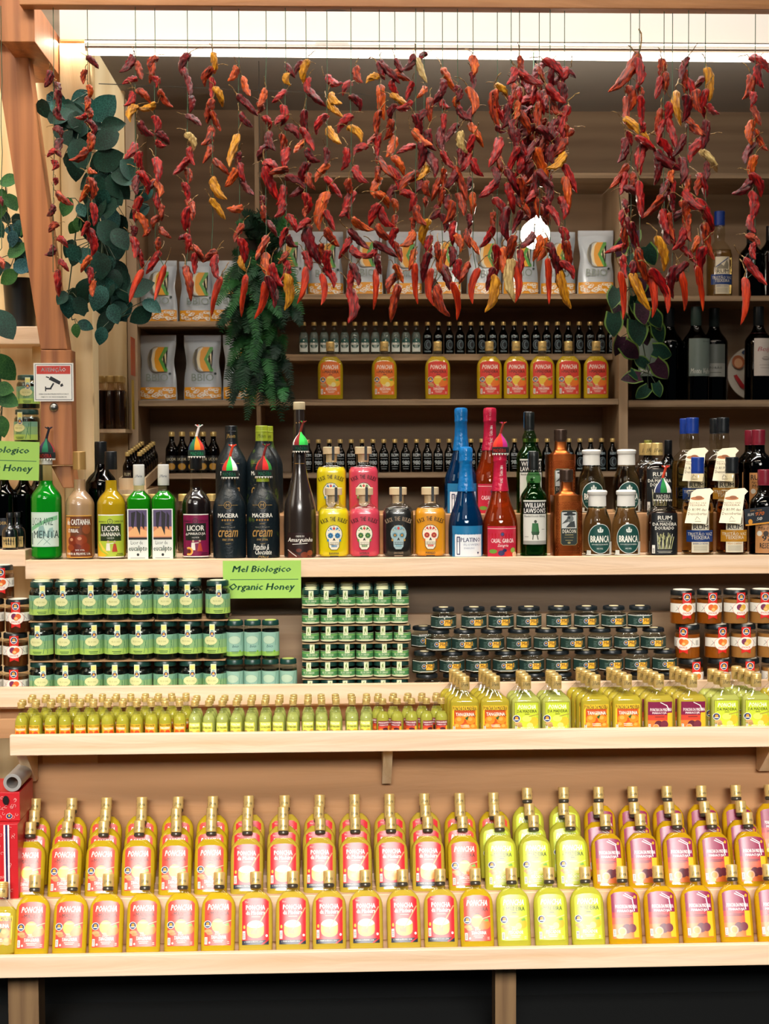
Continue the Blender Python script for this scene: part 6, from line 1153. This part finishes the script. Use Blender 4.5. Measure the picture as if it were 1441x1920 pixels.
pp = MB(); pt = P(35, 610, .36); s = S(.36); pp.loft([(0, 24*s), (.004, 26*s), (88*s, 31*s), (92*s, 32*s), (92*s, 29*s), (84*s, 28*s), (83*s, 1*s)], C('#0f1112', .4), 2, 28)
o = one('plant_pot', pp, 'black plastic plant pot on the pale shelf at the left', 'pot', smooth=True, centre=False); o.location = (pt.x, .39, Z(611, .3)+.0006)
# coleus on the right
lf_pur = leafmat('purple_leaf', '#1c0d1a', '#35162c', '#4d2a40'); lf_lime = C('#5a7a30', .5)
cp_ = vine('coleus_plant', 'hanging plant with purple leaves edged in lime green', 'plant', [(1178, 470), (1180, 540), (1200, 620), (1215, 700)], .72, 34, 30, (26, 36), [lf_dk, lf_pur], 9, 1.2, heart=1, edge=lf_lime,
     named=[(1150, 610, 44, 0), (1195, 625, 50, 10), (1235, 625, 46, 20), (1160, 650, 36, -10), (1185, 660, 42, 50), (1245, 660, 42, 80), (1240, 695, 42, 40), (1195, 705, 30, 60), (1203, 737, 30, -50), (1233, 732, 28, 20), (1230, 600, 36, 30), (1150, 560, 40, -20), (1205, 590, 40, 10), (1180, 500, 40, 10), (1220, 480, 40, 30), (1160, 470, 36, -30), (1200, 540, 38, 0)])
o_ = cp_.location; hk = MB().tube([(0, 0, 0), (0, .1, .06), Vector((o_.x, YC-.001, Z(331, YC)))-o_], .0016, stm, 5); one('hanging_wire', hk, parent=cp_)
# fern
rr = random.Random(6); org = P(487, 440, .55); root = link('hanging_fern', None, None, org); tag(root, 'large dark green fern cascading in front of the back shelves', 'plant')
fm = MB(); fmats = [leafmat('fern_a', '#082a16', '#114020', '#114020'), leafmat('fern_b', '#061e13', '#0c2f1c', '#0c2f1c'), leafmat('fern_c', '#1a4a24', '#28602c', '#28602c')]
for k in range(200):
    t = rr.random(); cx = 487+rr.gauss(0, 20); cy = 445+t*285; sd = rr.choice((-1, 1)); up = t < .12
    reach = rr.uniform(45, 88)*(1 if t < .5 else .62)*(.8 if up else 1); yy = .55+rr.uniform(-.12, .1); mt = rr.choice(fmats[:2] if rr.random() < .75 else fmats[2:])
    p0 = P(cx, cy, yy)-org; s = S(yy); an = rr.uniform(-1.1, 1.1); dx = math.sin(an)*reach; rise = rr.uniform(5, 30)*(2 if up else 1); drop = rr.uniform(30, 80) if not up else rr.uniform(-20, 20)
    pts = []
    for j in range(15):
        u_ = j/14; pts.append(p0+Vector((dx*u_*s, -(.06*u_)*math.cos(an), (rise*math.sin(u_*2.2)-drop*u_*u_)*s)))
    fm.tube(pts, .0011, mt, 3, .0004)
    for j in range(1, 14):
        for h in (0, .5):
            a = pts[j]*(1-h)+pts[min(j+1, 14)]*h; tdir = (pts[j+1]-pts[j-1]).normalized(); wd = 13*s*math.sin(math.pi*(.12+.86*(j+h)/15))**.8
            sidev = tdir.cross(Vector((rr.uniform(-.3, .3), -1, .3))).normalized()
            for g_ in (-1, 1):
                tip = a+sidev*g_*wd+tdir*wd*.45+Vector((0, rr.uniform(-.004, .004), -wd*.15)); n_ = tdir*.0026
                fm.add([a-n_, a+n_, a+(tip-a)*.6+n_*.8, tip, a+(tip-a)*.6-n_*.8], [(0, 1, 2, 3, 4)], mt)
link('fronds', fm.mesh('fronds', False), root)
fp = MB().loft([(0, .05), (.06, .062), (.065, .062)], C('#1a1512', .7), 2, 20); link('hanging_basket', fp.mesh('hanging_basket'), root, (0, .02, -.08))
one('hanging_wires', MB().tube([(0, .02, -.02), (0, .02, zc-org.z)], .001, C('#2a2a28')), parent=root)
